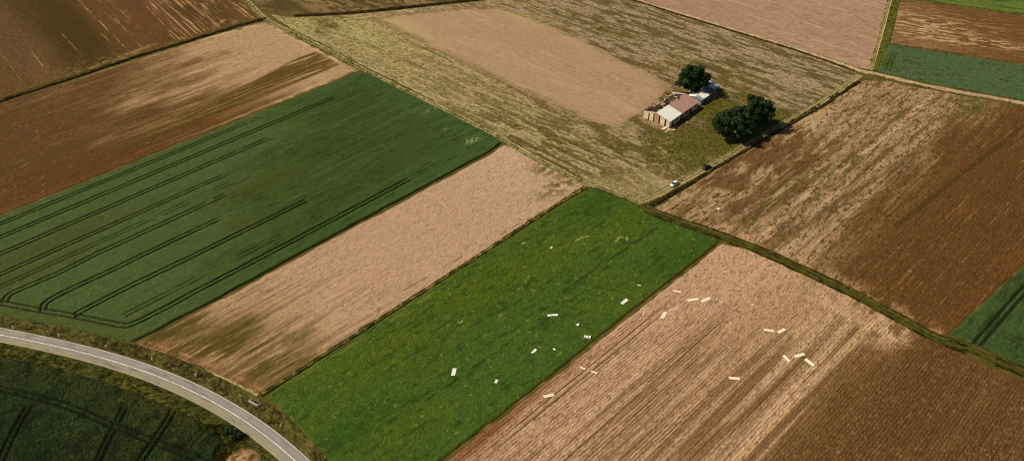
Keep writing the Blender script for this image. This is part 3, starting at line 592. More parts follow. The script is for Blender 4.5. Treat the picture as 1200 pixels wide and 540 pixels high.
# ================================================================ objects: shared materials
M_CREAM = mat_plain('cream_plaster', (244, 222, 180), .85, .2, .10, .8)
M_PINK = mat_plain('pink_plaster', (206, 160, 132), .85, .2, .10, .8)
M_WHITE = mat_plain('white_metal', (246, 236, 216), .7, .15, .04, .6)
M_PANEL = mat_plain('cream_metal', (250, 230, 188), .75, .12, .04, .8)
M_TILE = mat_plain('red_brown_roof', (186, 142, 122), .85, .2, .14, 1.2)
M_GREYM = mat_plain('grey_metal', (160, 158, 152), .55, .4, .12, .8)
M_TIMBER = mat_plain('old_timber', (84, 62, 44), .9, .15, .2, 2.0)
M_DARKT = mat_plain('dark_board', (70, 52, 38), .9, .15, .2, 2.0)
M_FLOOR = mat_plain('dusty_floor', (112, 92, 72), .95, .1, .2, .7)
M_BLACK = mat_plain('black_rubber', (26, 26, 28), .8, .3, .1, 4)
M_GLASS = mat_plain('dark_glass', (24, 28, 34), .12, .6, .05, 2)
M_SILVER = mat_plain('silver_paint', (236, 230, 220), .4, .4, .03, 2, .0)
M_CHAR = mat_plain('black_paint', (34, 36, 40), .3, .55, .03, 2, .2)
M_RIM = mat_plain('alloy', (150, 152, 156), .4, .5, .05, 4, .6)
M_RED = mat_plain('red_lens', (150, 20, 18), .3, .5, .05, 6)
M_LENS = mat_plain('clear_lens', (220, 224, 226), .2, .6, .03, 6)
M_CONC = mat_plain('concrete', (176, 166, 148), .9, .2, .14, 1.5)
M_BARK = mat_plain('bark', (78, 62, 48), .95, .1, .2, 3)
M_SKIN = mat_plain('skin', (190, 140, 112), .6, .3, .03, 4)
M_SHIRT = mat_plain('white_cloth', (250, 244, 232), .85, .2, .04, 6)
M_JEANS = mat_plain('dark_cloth', (38, 42, 52), .9, .15, .08, 6)
M_HAIR = mat_plain('dark_hair', (40, 30, 22), .7, .3, .1, 20)

# ================================================================ the ruined farm building
A_, B_, C_ = g(784, 150), g(754, 137), g(817, 127)
ang = math.atan2(*(C_-A_)[::-1]); HL = float(np.linalg.norm(C_-A_)); HWD = float(np.linalg.norm(B_-A_))*.97
print('house', HL, HWD, math.degrees(ang))
house = empty('farm_building', (A_[0], A_[1], 0.0), ang)
tag(house, 'ruined cream farm building with half its roof torn away, beside the round tree', 'building')
EH, RH, WT = 3.4, 5.0, .32; RY = HWD*.52
def part(name, fn, mat, par=house, label=None):
    bm = bmesh.new(); fn(bm); o = obj(name, bm, mat, par)
    if label: o['label'] = label
    return o
part('floor', lambda bm: box(bm, .2, HL-.2, .2, HWD-.2, .02, .16), M_FLOOR)
def roofz(y): return EH+(RH-EH)*(y/RY if y < RY else max(0, (HWD-y)/(HWD-RY)))
# gable end towards the lower left: plastered bays between tall open slots
def slab(bm, y0, y1, z0, f0=None, x0=0, x1=WT):
    v = [(x0, y0, z0), (x0, y1, z0), (x0, y1, roofz(y1)), (x0, y0, roofz(y0))]
    a = [bm.verts.new(p) for p in v]; b = [bm.verts.new((x1, p[1], p[2])) for p in v]
    bm.faces.new(a); bm.faces.new(b[::-1])
    for i in range(4): bm.faces.new((a[i], b[i], b[(i+1) % 4], a[(i+1) % 4]))
bays = [(0, 1.7, M_CREAM), (2.6, 4.9, M_CREAM), (5.7, 7.9, M_PINK), (8.5, 10.5, M_CREAM), (11.1, HWD, M_CREAM)]
for y0, y1, m in bays:
    def fn(bm, y0=y0, y1=y1):
        if y1 > RY > y0: slab(bm, y0, RY, 0); slab(bm, RY, y1, 0)
        else: slab(bm, y0, y1, 0)
    part('wall_bay', fn, m)
for (y0, y1, _), (y2, _, _) in zip(bays, bays[1:]):   # lintels over the slots, set back a little
    part('lintel', lambda bm: slab(bm, y1, y2, min(roofz(y1), roofz(y2))-.45, x0=.03, x1=WT-.03), M_CREAM)
    part('door', lambda bm: box(bm, .20, .26, y1+.03, y2-.03, 0, min(roofz(y1), roofz(y2))-.5), M_DARKT)
# long wall towards the lower right, with doors and windows
ops = [(2.2, 3.6, 0, 2.5), (5.6, 7.0, 1.0, 2.4), (9.0, 10.6, 0, 2.6), (13.0, 14.4, 1.0, 2.4), (17.0, 18.6, 0, 2.6), (21.2, 22.6, 1.0, 2.4)]
x = WT
for (x0, x1, z0, z1) in ops+[(HL, HL, 0, 0)]:
    part('wall_bay', lambda bm: box(bm, x, x0, 0, WT, 0, EH), M_CREAM if x < 9 else M_PINK if x < 15 else M_CREAM)
    if x1 > x0:
        part('lintel', lambda bm: box(bm, x0, x1, .02, WT-.02, z1, EH-.02), M_CREAM)
        if z0 > 0:
            part('sill_wall', lambda bm: box(bm, x0, x1, .02, WT-.02, 0, z0), M_CREAM)
            wd = part('window', lambda bm: [box(bm, x0, x0+.09, .12, .20, z0, z1), box(bm, x1-.09, x1, .12, .20, z0, z1), box(bm, x0+.09, x1-.09, .12, .20, z1-.09, z1), box(bm, x0+.09, x1-.09, .12, .20, z0, z0+.09), box(bm, (x0+x1)/2-.04, (x0+x1)/2+.04, .125, .195, z0+.09, z1-.09)], M_TIMBER)
            part('pane', lambda bm: box(bm, x0+.09, x1-.09, .15, .165, z0+.09, z1-.09), M_GLASS, wd)
        else: part('door', lambda bm: box(bm, x0+.03, x1-.03, .18, .24, 0, z1-.03), M_DARKT)
    x = x1
# broken back wall and far gable, partitions
for x0, x1, h in ((.4, 4.5, 2.9), (4.5, 8.2, 1.9), (8.2, 12.6, 2.6), (12.6, 16.4, 1.5), (16.4, HL-.1, 2.7)):
    part('back_wall', lambda bm: box(bm, x0, x1, HWD-WT, HWD-.01, 0, h), M_PINK if h < 2 else M_CREAM)
part('gable_wall', lambda bm: [slab(bm, 0.02, RY, 0, x0=HL-WT, x1=HL), slab(bm, RY, HWD, 0, x0=HL-WT, x1=HL)], M_CREAM)
for xp in (7.6, 13.4, 19.2):
    part('partition', lambda bm: [slab(bm, WT, RY, 0, x0=xp, x1=xp+.2), box(bm, xp, xp+.2, RY, HWD-WT, 0, 2.4)], M_CREAM)
# remaining right roof slope, sheet by sheet: white metal over the near bays, red-brown beyond
def sheet(x0, x1, lift, tilt, mat, y0=-.45, y1=None, name='roof_sheet'):
    y1 = RY if y1 is None else y1
    def fn(bm):
        n = max(3, int((x1-x0)/.28)); rows = []
        for yy in (y0, y1):
            z = EH+(RH-EH)*yy/RY+.06+lift+(tilt if yy == y1 else 0)
            rows.append([(x0+(x1-x0)*i/n, yy, z+(.07 if i % 2 else 0)) for i in range(n+1)])
        t = [[bm.verts.new(p) for p in r] for r in rows]; b = [[bm.verts.new((p[0], p[1], p[2]-.04)) for p in r] for r in rows]
        for i in range(n):
            bm.faces.new((t[0][i], t[0][i+1], t[1][i+1], t[1][i])); bm.faces.new((b[0][i], b[1][i], b[1][i+1], b[0][i+1]))
            bm.faces.new((t[0][i], b[0][i], b[0][i+1], t[0][i+1])); bm.faces.new((t[1][i], t[1][i+1], b[1][i+1], b[1][i]))
        for i in (0, n): bm.faces.new((t[0][i], t[1][i], b[1][i], b[0][i]))
    return part(name, fn, mat)
xs = np.linspace(-.3, 9.4, 6)
for i in range(5): sheet(xs[i]+.015, xs[i+1]-.015, .012*(i % 2), .0, M_WHITE)
xs = np.linspace(9.45, HL+.3, 9)
for i in range(8): sheet(xs[i]+.015, xs[i+1]-.015, .012*(i % 2), .05*(i % 3 == 1), M_TILE, y1=RY-(.9 if i == 4 else 0)+(.35 if i in (1, 6) else 0))
part('ridge_beam', lambda bm: bar(bm, (.3, RY+.12, RH-.22), (HL-.3, RY+.12, RH-.22), .2, .24), M_TIMBER)
hr = random.Random(4)
for i in range(15):     # bare rafters of the stripped slope, some snapped
    xr = 1.0+i*1.72
    if xr > HL-.5: break
    k = 1.0 if hr.random() < .55 else hr.uniform(.35, .7)
    ye = RY+.2+(HWD-RY-.3)*k; part('rafter', lambda bm: bar(bm, (xr, RY+.2, RH-.1), (xr+hr.uniform(-.3, .3), ye, roofz(min(ye, HWD-.05))-.05-hr.random()*.5*(k < 1)), .13, .2), M_TIMBER)
for yy in (RY+2.0, RY+4.0): part('purlin', lambda bm: bar(bm, (.5 if yy < RY+3 else 9, yy, roofz(yy)+.06), (HL*.6 if yy < RY+3 else HL-1, yy, roofz(yy)+.1), .1, .1), M_TIMBER)
# roof remnants and fallen boards
part('roof_remnant', lambda bm: box(bm, .1, 6.4, HWD-4.1, HWD+.25, -.06, .05, Matrix.Translation((0, 0, 3.9))@Matrix.Rotation(-.06, 4, 'X')), M_DARKT, label='dark brown roof remnant over the left corner')
for (xa, ya, wa, la, zz, rx) in ((15.0, RY+1.0, 3.6, 3.0, 3.7, .34), (20.5, RY+.6, 4.2, 4.0, 3.5, .3), (11.2, RY+2.6, 2.2, 2.6, 2.2, .7)):
    part('roof_remnant', lambda bm: box(bm, 0, wa, 0, la, 0, .1, Matrix.Translation((xa, ya, zz+1.0))@Matrix.Rotation(-rx, 4, 'X')), M_TIMBER)
for i in range(22):
    xb, yb = hr.uniform(1, HL-2), hr.uniform(RY+.6, HWD-1.2); M = Matrix.Translation((xb, yb, .25+hr.random()*1.1))@Matrix.Rotation(hr.uniform(0, 3.1), 4, 'Z')@Matrix.Rotation(hr.uniform(-.45, .45), 4, 'Y')
    wl, ww = hr.uniform(1.0, 2.6), hr.uniform(.25, .9); part('broken_board', lambda bm: box(bm, -wl/2, wl/2, -ww/2, ww/2, 0, .07, M), hr.choice([M_TIMBER, M_CREAM, M_DARKT, M_PINK, M_WHITE]))

def shed(px, py, L, W, h, label, n, mats, pitch=.55):
    p = g(px, py); e = empty('shed', (p[0], p[1], 0.0), ang); tag(e, label, 'shed')
    mm = mats[0]
    part('wall', lambda bm: box(bm, 0, L, 0, .12, 0, h), mm, e); part('wall', lambda bm: box(bm, 0, L, W-.12, W, 0, h), mm, e)
    for x0 in (0, L-.12):
        def gab(bm):
            v = [(x0, .12, 0), (x0, W-.12, 0), (x0, W-.12, h), (x0, W/2, h+pitch), (x0, .12, h)]
            a = [bm.verts.new(q) for q in v]; b = [bm.verts.new((q[0]+.12, q[1], q[2])) for q in v]; bm.faces.new(a); bm.faces.new(b[::-1])
            for i in range(5): bm.faces.new((a[i], b[i], b[(i+1) % 5], a[(i+1) % 5]))
        part('gable_wall', gab, mm, e)
    d = part('door', lambda bm: box(bm, L*.35, L*.35+1.6, -.05, -.005, .02, 2.1), M_DARKT, e)
    part('handle', lambda bm: box(bm, L*.35+1.35, L*.35+1.42, -.11, -.05, .95, 1.15), M_GREYM, d)
    for s in (0, 1):
        for i in range(n):
            x0, x1 = -.25+(L+.5)*i/n+.01, -.25+(L+.5)*(i+1)/n-.01
            def rf(bm):
                k = 6
                for j in range(k):
                    xa, xb = x0+(x1-x0)*j/k, x0+(x1-x0)*(j+1)/k; zz = (.06 if j % 2 else 0)+.012*(i % 2)
                    ya, yb = (-.3, W/2) if s == 0 else (W/2, W+.3); za, zb = (h-.1, h+pitch) if s == 0 else (h+pitch, h-.1)
                    t = [bm.verts.new(q) for q in ((xa, ya, za+zz+.05), (xb, ya, za+zz+.05), (xb, yb, zb+zz+.05), (xa, yb, zb+zz+.05))]
                    b = [bm.verts.new((q.co.x, q.co.y, q.co.z-.05-zz+.02)) for q in t]; bm.faces.new(t); bm.faces.new(b[::-1])
                    for q in range(4): bm.faces.new((t[q], b[q], b[(q+1) % 4], t[(q+1) % 4]))
            part('roof_sheet', rf, mats[1] if (i+s) % 3 else mats[2], e)
    part('ridge_cap', lambda bm: box(bm, -.28, L+.28, W/2-.16, W/2+.16, h+pitch+.09, h+pitch+.15), mats[1], e)
    return e
shed(821, 123.5, 8.6, 6.8, 2.7, 'grey metal shed with pale roof sheets at the far end of the ruin', 4, (M_GREYM, M_WHITE, M_GREYM))
shed(836.5, 109.5, 5.0, 6.0, 2.4, 'small low grey shed farthest from the ruin, behind the round tree', 3, (M_GREYM, M_GREYM, M_WHITE), .4)

# ================================================================ loose panels blown across the fields
def panel(a, b, wid, label, mat, z=.14, curl=0.0, twist=0.0, name='metal_sheet', crumple=0.0, seed=0):
    """ribbed roof sheet lying between two ground points"""
    a, b = g(*a), g(*b); L = float(np.linalg.norm(b-a)); an = math.atan2(*(b-a)[::-1]); r = random.Random(seed)
    n, prof = (10 if (curl or crumple) else 4), [(-.5, 0), (-.46, 0), (-.43, 1), (-.36, 1), (-.33, 0), (-.05, 0), (-.02, 1), (.05, 1), (.08, 0), (.33, 0), (.36, 1), (.43, 1), (.46, 0), (.5, 0)]
    bm = bmesh.new(); T, Bt = [], []
    for i in range(n+1):
        t = i/n-.5; ph = curl*t; rad = L/curl if curl else 0
        cx = rad*math.sin(ph) if curl else t*L; cz = rad*(1-math.cos(ph)) if curl else 0
        jx, jz = r.uniform(-1, 1)*crumple*.3, abs(r.uniform(-1, 1))*crumple
        q = Matrix.Rotation(twist*t, 4, 'X')
        rowt = [q@Vector((0, p*wid, h*.05+.09)) for p, h in prof]; rowb = [q@Vector((0, p*wid, .0)) for p, h in prof]
        T.append([bm.verts.new((cx+jx, v.y, v.z+cz*.9+jz)) for v in rowt]); Bt.append([bm.verts.new((cx+jx, v.y, v.z+cz*.9+jz)) for v in rowb])
    m = len(prof)
    for i in range(n):
        for j in range(m-1):
            bm.faces.new((T[i][j], T[i+1][j], T[i+1][j+1], T[i][j+1])); bm.faces.new((Bt[i][j], Bt[i][j+1], Bt[i+1][j+1], Bt[i+1][j]))
        for j in (0, m-1): bm.faces.new((T[i][j], Bt[i][j], Bt[i+1][j], T[i+1][j]))
    for i in (0, n):
        for j in range(m-1): bm.faces.new((T[i][j], T[i][j+1], Bt[i][j+1], Bt[i][j]))
    mn = min(v.co.z for v in bm.verts)
    for v in bm.verts: v.co.z -= mn
    o = obj(name, bm, mat); c = (a+b)/2; o.location = (c[0], c[1], z); o.rotation_euler = (r.uniform(-.03, .03), r.uniform(-.02, .02), an)
    return tag(o, label, 'panel', 'panels blown across the fields')
ZS, ZC = .12, .36
for a, b, wd_, lab in (
    ((637, 465.2), (649.2, 462.3), 1.15, 'cream roof panel lying alone nearest the bright green crop edge, lower left'),
    ((775.8, 373), (780, 365.8), 1.25, 'broad cream panel lying almost upright in view, touching a thin strip'),
    ((783.5, 364.8), (795, 361), .5, 'thin narrow cream strip beside the broad upright-lying panel'),
    ((789, 341), (798.2, 342.4), .8, 'small cream panel nearest the corner of the green crop'),
    ((806, 352.4), (818.2, 350.4), 1.2, 'left panel of the close cream pair near the green crop corner'),
    ((822, 353.6), (832, 349.4), 1.25, 'right panel of the close cream pair near the green crop corner'),
    ((895, 386.4), (907, 388.2), 1.0, 'left panel of the cream pair near the dark ditch track'),
    ((912, 390), (919.8, 385.6), 1.15, 'right tilted panel of the cream pair near the dark ditch track'),
    ((918, 416.6), (925, 423.6), .95, 'left slanting panel of the rightmost group of three'),
    ((931.5, 418), (942.6, 414.8), 1.2, 'middle nearly level panel of the rightmost group of three'),
    ((943.5, 420.8), (953.6, 428.6), 1.15, 'right slanting panel of the rightmost group of three'),
    ((854, 442.8), (867.2, 444), 1.1, 'cream panel lying alone lowest in the ploughed field'),
    ((692, 435), (700, 437.2), .6, 'small narrow cream panel on the plough edge, right of a scrap'),
    ((846, 320.2), (852.6, 318.8), .4, 'thin pale strip close to the ditch track at the field corner')):
    panel(a, b, wd_, lab, M_PANEL, ZS, seed=len(lab))
panel((680, 430.4), (686, 433), .6, 'tiny cream scrap on the plough edge beside the green crop', M_PANEL, ZS, crumple=.12, seed=3)
panel((880.5, 358.4), (883.5, 357.4), .6, 'tiny pale scrap alone between panels and the ditch track', M_PANEL, ZS, crumple=.1, seed=4)
panel((753.4, 370), (755, 365), .4, 'thin pale strip lying just outside the green crop edge', M_PANEL, ZS, seed=8)
for a, b, wd_, lab, cu, cr in (
    ((641.5, 370.6), (653.6, 369.8), 1.0, 'long white sheet lying level in the green crop', .06, 0), ((728.2, 357), (735, 351.6), 1.2, 'white sheet slanting in the green crop near its lower edge', .06, 0),
    ((673.4, 381.6), (679.2, 381.4), .9, 'small white curled sheet in the green crop', 2.6, 0), ((684.2, 395.6), (691.6, 396.4), 1.1, 'crumpled white sheet on the edge of the green crop', .6, .45),
    ((623, 415.2), (628.2, 410.4), .9, 'short bent white sheet left of a tiny scrap in green crop', .9, .1), ((648, 409.4), (651, 411.2), .6, 'tiny white scrap right of the short bent sheet', .4, .15),
    ((531, 441), (533, 432.6), 1.2, 'upright-lying white sheet farthest left in the green crop', .2, .03), ((580.6, 450.2), (582.6, 446), .9, 'small white sheet lowest in the green crop', .5, .1),
    ((645, 292), (647.2, 290.6), .7, 'white scrap near the middle of the upper green crop', .4, .15), ((746.5, 334.6), (751, 335.8), .35, 'thin white strip in the green crop near its right corner', .3, .05),
    ((537.8, 380.2), (542.4, 377.6), .35, 'thin white strip in the green crop toward the tan strip', .3, .05)):
    panel(a, b, wd_, lab, M_WHITE, ZC, cu, .1, 'metal_sheet', cr, seed=len(lab))
p_ = g(841.6, 245.2); panel((840.4, 245.8), (842.8, 244.6), .9, 'single white scrap on brown soil near the house track', M_WHITE, .14, .5, 0, 'metal_sheet', .2, seed=9)
for a, b, wd_, lab in (((775.6, 152.6), (781, 149.8), 1.1, 'cream board fallen against the near corner of the ruin'), ((779.5, 155.6), (785, 152), .6, 'narrow pale board on grass below the near corner'), ((786, 153.4), (791, 153), .7, 'short pale board on grass right of the near corner')):
    o = panel(a, b, wd_, lab, M_PANEL, .16, .3, .1, 'fallen_board', .06, seed=len(lab)); o['group'] = 'boards fallen beside the ruin'; o['category'] = 'board'

# ================================================================ roadside posts, stake and culvert
def marker(px, py, label, lean=0.0):
    p = g(px, py); e = empty('marker_post', (p[0], p[1], .12), hr.uniform(-.4, .4)); tag(e, label, 'marker post', 'white marker posts along the road'); e.rotation_euler[0] = lean
    def body(bm):
        k = [(-.17, -.10), (.17, -.10), (.17, .10), (-.17, .10)]
        lo = [bm.verts.new((x*1.15, y*1.15, -.15)) for x, y in k]; hi = [bm.verts.new((x, y, 1.12+(.1 if y > 0 else 0))) for x, y in k]
        for i in range(4): bm.faces.new((lo[i], lo[(i+1) % 4], hi[(i+1) % 4], hi[i]))
        bm.faces.new(hi); bm.faces.new(lo[::-1])
    part('post_body', body, M_SHIRT, e); bd = part('black_band', lambda bm: box(bm, -.18, .18, -.11, .11, .92, 1.0), M_BLACK, e)
    part('reflector', lambda bm: box(bm, -.05, .05, -.125, -.111, .93, .99), M_LENS, bd)
for px, py, lab in (
    (16, 385.6, 'first white marker post from the left on far road side'), (70, 395.4, 'second white marker post from the left on far road side'), (125, 408.2, 'third white marker post, by the road end of the wheat'),
    (179, 422.6, 'white marker post by the lower left corner of tan strip'), (230, 441.4, 'white marker post midway along the tan strip end'), (282, 466, 'white marker post beside the small concrete culvert'), (329.4, 501, 'nearest white marker post, beside the bright green crop')):
    marker(px, py, lab, hr.uniform(-.06, .06))
marker(267, 504, 'white marker post below the road beside the dark bush', .1)
p_ = g(480, 359); st = empty('boundary_stake', (p_[0], p_[1], .05)); tag(st, 'short white boundary stake between tan strip and green crop', 'stake')
part('post_body', lambda bm: tube(bm, [(0, 0, -.2), (0, 0, .8), (.02, 0, 1.25)], [.12, .11, .09]), M_SHIRT, st); part('cap', lambda bm: tube(bm, [(.02, 0, 1.25), (.02, 0, 1.33)], [.12, .08]), M_RED, st)
p_ = g(297, 473.5); q_ = g(303, 477); cu = empty('culvert', (p_[0], p_[1], .0), math.atan2(*(q_-p_)[::-1])); tag(cu, 'small pale concrete culvert headwall where the balk meets the road', 'culvert')
part('headwall', lambda bm: box(bm, -1.7, 1.7, -.2, .2, -.1, .62), M_CONC, cu); part('wing_wall', lambda bm: box(bm, -1.95, -1.7, -.2, 1.1, -.1, .48), M_CONC, cu); part('wing_wall', lambda bm: box(bm, 1.7, 1.95, -.2, 1.1, -.1, .48), M_CONC, cu)
part('pipe', lambda bm: tube(bm, [(0, .18, .28), (0, .75, .28)], [.3, .3], 12), M_BLACK, cu); part('coping', lambda bm: box(bm, -1.8, 1.8, -.26, .26, .625, .7), M_CONC, cu)

# ================================================================ cars
def car(px, py, heading, paint, label, estate):
    p = g(px, py); e = empty('parked_car', (p[0], p[1], .14), heading); tag(e, label, 'car', 'cars parked on the house track')
    Lh, Wd = 2.15, .86
    def loft(secs, bm):      # secs: (x, halfwidth_bottom, halfwidth_top, z0, z1)
        R_ = []
        for x_, wb, wt, z0, z1 in secs:
            R_.append([bm.verts.new(q) for q in ((x_, -wb, z0), (x_, -wb*1.02, z0+(z1-z0)*.55), (x_, -wt, z1), (x_, 0, z1+.03), (x_, wt, z1), (x_, wb*1.02, z0+(z1-z0)*.55), (x_, wb, z0))])
        for a, b in zip(R_, R_[1:]):
            for i in range(7): bm.faces.new((a[i], a[(i+1) % 7], b[(i+1) % 7], b[i]))
        bm.faces.new(R_[0]); bm.faces.new(R_[-1][::-1])
    rear = -2.0 if estate else -1.75
    body = part('body', lambda bm: loft([(-Lh, .70, .66, .38, .78), (-2.0, .82, .76, .26, .95), (-1.2, Wd, .80, .22, .98), (0, Wd, .82, .22, .96), (.95, Wd, .80, .22, .93), (1.7, .83, .72, .24, .80), (2.08, .74, .62, .30, .66), (Lh, .64, .56, .38, .56)], bm), paint, e)
    for p2 in body.data.polygons: p2.use_smooth = True
    gl = part('greenhouse', lambda bm: loft([(rear, .70, .66, .93, .96), (rear+.38, .76, .60, .94, 1.40), (-.3, .79, .62, .94, 1.46), (.35, .79, .60, .94, 1.42), (1.05, .76, .70, .92, .95)], bm), M_GLASS, e)
    part('roof', lambda bm: loft([(rear+.36, .60, .57, 1.40, 1.43), (-.3, .63, .60, 1.45, 1.49), (.37, .60, .57, 1.42, 1.45)], bm), paint, gl)
    for s in (-1, 1):
        for xx in (-.55, .32, rear+.45): part('pillar', lambda bm: bar(bm, (xx-.1, s*.81, .95), (xx-.04, s*.635, 1.43), .09, .04), paint, gl)
        part('headlight', lambda bm: box(bm, 1.93, 2.10, min(s*.4, s*.66), max(s*.4, s*.66), .56, .69), M_LENS, e)
        part('tail_light', lambda bm: box(bm, -2.13, -2.02, min(s*.52, s*.74), max(s*.52, s*.74), .66, .86), M_RED, e)
        part('mirror', lambda bm: box(bm, .62, .78, min(s*.84, s*1.0), max(s*.84, s*1.0), .94, 1.06), paint, e)
        for xx in (-1.32, 1.34):
            wh = part('wheel', lambda bm: tube(bm, [(xx, s*.66, .31), (xx, s*.70, .31), (xx, s*.84, .31), (xx, s*.87, .31)], [.28, .32, .32, .28], 18), M_BLACK, e)
            part('rim', lambda bm: tube(bm, [(xx, s*.86, .31), (xx, s*.885, .31)], [.2, .19], 14), M_RIM, wh)
    part('bumper', lambda bm: box(bm, 2.02, 2.19, -.6, .6, .32, .5), M_BLACK, e); part('bumper', lambda bm: box(bm, -2.2, -2.05, -.64, .64, .36, .54), M_BLACK, e)
    part('number_plate', lambda bm: box(bm, 2.19, 2.2, -.26, .26, .4, .5), M_LENS, e)
    return e
tdir = g(830, 196.5)-g(787, 219.5); tang = math.atan2(tdir[1], tdir[0])
car(790, 217.2, tang+math.pi+.06, M_SILVER, 'silver car with dark windows parked on the pale track near the junction', False)
car(828, 197.6, tang-.05, M_CHAR, 'black car parked farther up the pale track, near the twin trees', True)

# ================================================================ person beside the silver car
def person(px, py, face):
    p = g(px, py); e = empty('person', (p[0], p[1], .14), face); tag(e, 'person in white shirt and dark trousers standing behind the silver car', 'person')
    def skin(name, V, E, R_, mat, lvl=1):
        me = bpy.data.meshes.new(name); me.from_pydata(V, E, []); o = bpy.data.objects.new(name, me); COL.objects.link(o); o.parent = e
        md = o.modifiers.new('skin', 'SKIN'); sv = me.skin_vertices[0].data if me.skin_vertices else None
        adj = {}
        for a, b in E: adj.setdefault(a, []).append(b); adj.setdefault(b, []).append(a)
        seen = set()
        for i in range(len(V)):
            if i in seen: continue
            sv[i].use_root = True; stack = [i]
            while stack:
                j = stack.pop()
                if j in seen: continue
                seen.add(j); stack += adj.get(j, [])
        for i, r in enumerate(R_): sv[i].radius = (r, r) if not isinstance(r, tuple) else r
        sb = o.modifiers.new('sub', 'SUBSURF'); sb.levels = lvl; sb.render_levels = lvl
        me.materials.append(mat); return o
    V = [(0, 0, .95), (0, 0, 1.12), (.01, 0, 1.34), (0, 0, 1.47), (.015, 0, 1.56), (.03, 0, 1.64), (.02, 0, 1.73)]; E_ = [(i, i+1) for i in range(6)]
    Rr = [(.15, .11), (.14, .10), (.17, .11), .06, .058, (.082, .1), (.07, .085)]
    def chain(root, pts, rs):
        b = root
        for q, r in zip(pts, rs): V.append(q); Rr.append(r); E_.append((b, len(V)-1)); b = len(V)-1
        return b
    tips = []
    for s in (-1, 1):
        chain(0, [(0, s*.1, .88), (.02, s*.11, .50), (-.01, s*.12, .09), (.05, s*.125, .05), (.16, s*.14, .035)], [.088, .06, .042, .042, .034])
        f = (.10 if s > 0 else .02)
        tips.append((s, f, chain(2, [(0, s*.19, 1.38), (-.03, s*.25, 1.10), (f, s*.27, .87), (f+.01, s*.272, .80)], [.058, .044, .03, (.02, .036)])))
    for s, f, b in tips:            # palm and five separate fingers, each a chain rooted inside the palm
        for k, (oy, ln) in enumerate(((-.028, .068), (-.010, .078), (.010, .074), (.027, .058))):
            i0 = len(V); V.extend([(f+.012+oy, s*.272, .79), (f+.012+oy*1.1, s*.268, .79-ln*.55), (f+.018+oy*1.1, s*.255, .79-ln)]); Rr.extend([.0095, .0085, .0075]); E_.extend([(i0, i0+1), (i0+1, i0+2)])
        i0 = len(V); V.extend([(f+.03, s*.268, .835), (f+.058, s*.258, .80), (f+.064, s*.25, .765)]); Rr.extend([.011, .010, .0085]); E_.extend([(i0, i0+1), (i0+1, i0+2)])
    body = skin('body', V, E_, Rr, M_SKIN, 2)
    sv_ = [(0, 0, .93), (0, 0, 1.12), (.01, 0, 1.34), (0, 0, 1.45), (0, .19, 1.38), (-.02, .235, 1.18), (0, -.19, 1.38), (-.02, -.235, 1.18)]
    skin('shirt', sv_, [(0, 1), (1, 2), (2, 3), (2, 4), (4, 5), (2, 6), (6, 7)], [(.17, .13), (.165, .125), (.19, .135), .075, .08, .068, .08, .068], M_SHIRT)
    skin('trousers', [(0, 0, .97), (0, .1, .87), (.02, .11, .5), (-.01, .12, .12), (0, -.1, .87), (.02, -.11, .5), (-.01, -.12, .12)], [(0, 1), (1, 2), (2, 3), (0, 4), (4, 5), (5, 6)], [(.165, .125), .105, .08, .068, .105, .08, .068], M_JEANS)
    skin('hair', [(-.03, 0, 1.62), (-.02, 0, 1.70), (.0, 0, 1.765), (.05, 0, 1.755)], [(0, 1), (1, 2), (2, 3)], [(.07, .07), (.085, .09), (.07, .08), (.05, .05)], M_HAIR)
    for s in (-1, 1):
        skin('shoe', [(-.04, s*.12, .045), (.06, s*.128, .045), (.18, s*.142, .04)], [(0, 1), (1, 2)], [.05, .052, .042], M_BLACK)
        part('eye', lambda bm: bmesh.ops.create_uvsphere(bm, u_segments=8, v_segments=6, radius=.014, matrix=Matrix.Translation((.105, s*.033, 1.665))), M_GLASS, e)
        part('ear', lambda bm: box(bm, .01, .045, min(s*.088, s*.105), max(s*.088, s*.105), 1.62, 1.68), M_SKIN, e)
    part('nose', lambda bm: bmesh.ops.create_cone(bm, segments=6, radius1=.018, radius2=.006, depth=.05, matrix=Matrix.Translation((.118, 0, 1.635))), M_SKIN, e)
    part('mouth', lambda bm: box(bm, .10, .112, -.024, .024, 1.592, 1.602), M_RED, e)
person(796.6, 212.2, tang+2.4)

# ================================================================ trees and bush
def leaves(name, centre, clusters, n_leaf, lsize, cols, seed, parent, mat=M_LEAF):
    r = np.random.default_rng(seed); Vs, Cs = [], []
    for (cx, cy, cz, cr) in clusters:
        m = int(n_leaf*cr*cr); d = r.normal(size=(m, 3)); d /= np.linalg.norm(d, axis=1)[:, None]; rad = cr*(.45+.6*r.random(m)**.6)
        P = np.array((cx, cy, cz))+d*rad[:, None]*np.array((1, 1, .8))
        nrm = d+r.normal(size=(m, 3))*.55+np.array((0, 0, .35)); nrm /= np.linalg.norm(nrm, axis=1)[:, None]
        t = np.cross(nrm, r.normal(size=(m, 3))); t /= np.linalg.norm(t, axis=1)[:, None]; b = np.cross(nrm, t)
        s = lsize*(.55+.9*r.random(m))[:, None]; q = np.stack([P-t*s*.9, P-b*s*.42+nrm*s*.1, P+t*s*.9, P+b*s*.42+nrm*s*.1], 1)
        tone_ = (.75+.5*r.random())*(.8+.4*r.random(m)); c = np.asarray(cols[0])+(np.asarray(cols[1])-np.asarray(cols[0]))*r.random(m)[:, None]*(.3+.9*r.random())
        Vs.append(q.reshape(-1, 3)); Cs.append(np.repeat(lin(np.clip(c*tone_[:, None], 0, 255)), 4, 0))
    Vv = np.concatenate(Vs); o = grid_mesh(name, Vv, np.arange(len(Vv)).reshape(-1, 4), np.concatenate(Cs), mat); o.parent = parent; return o
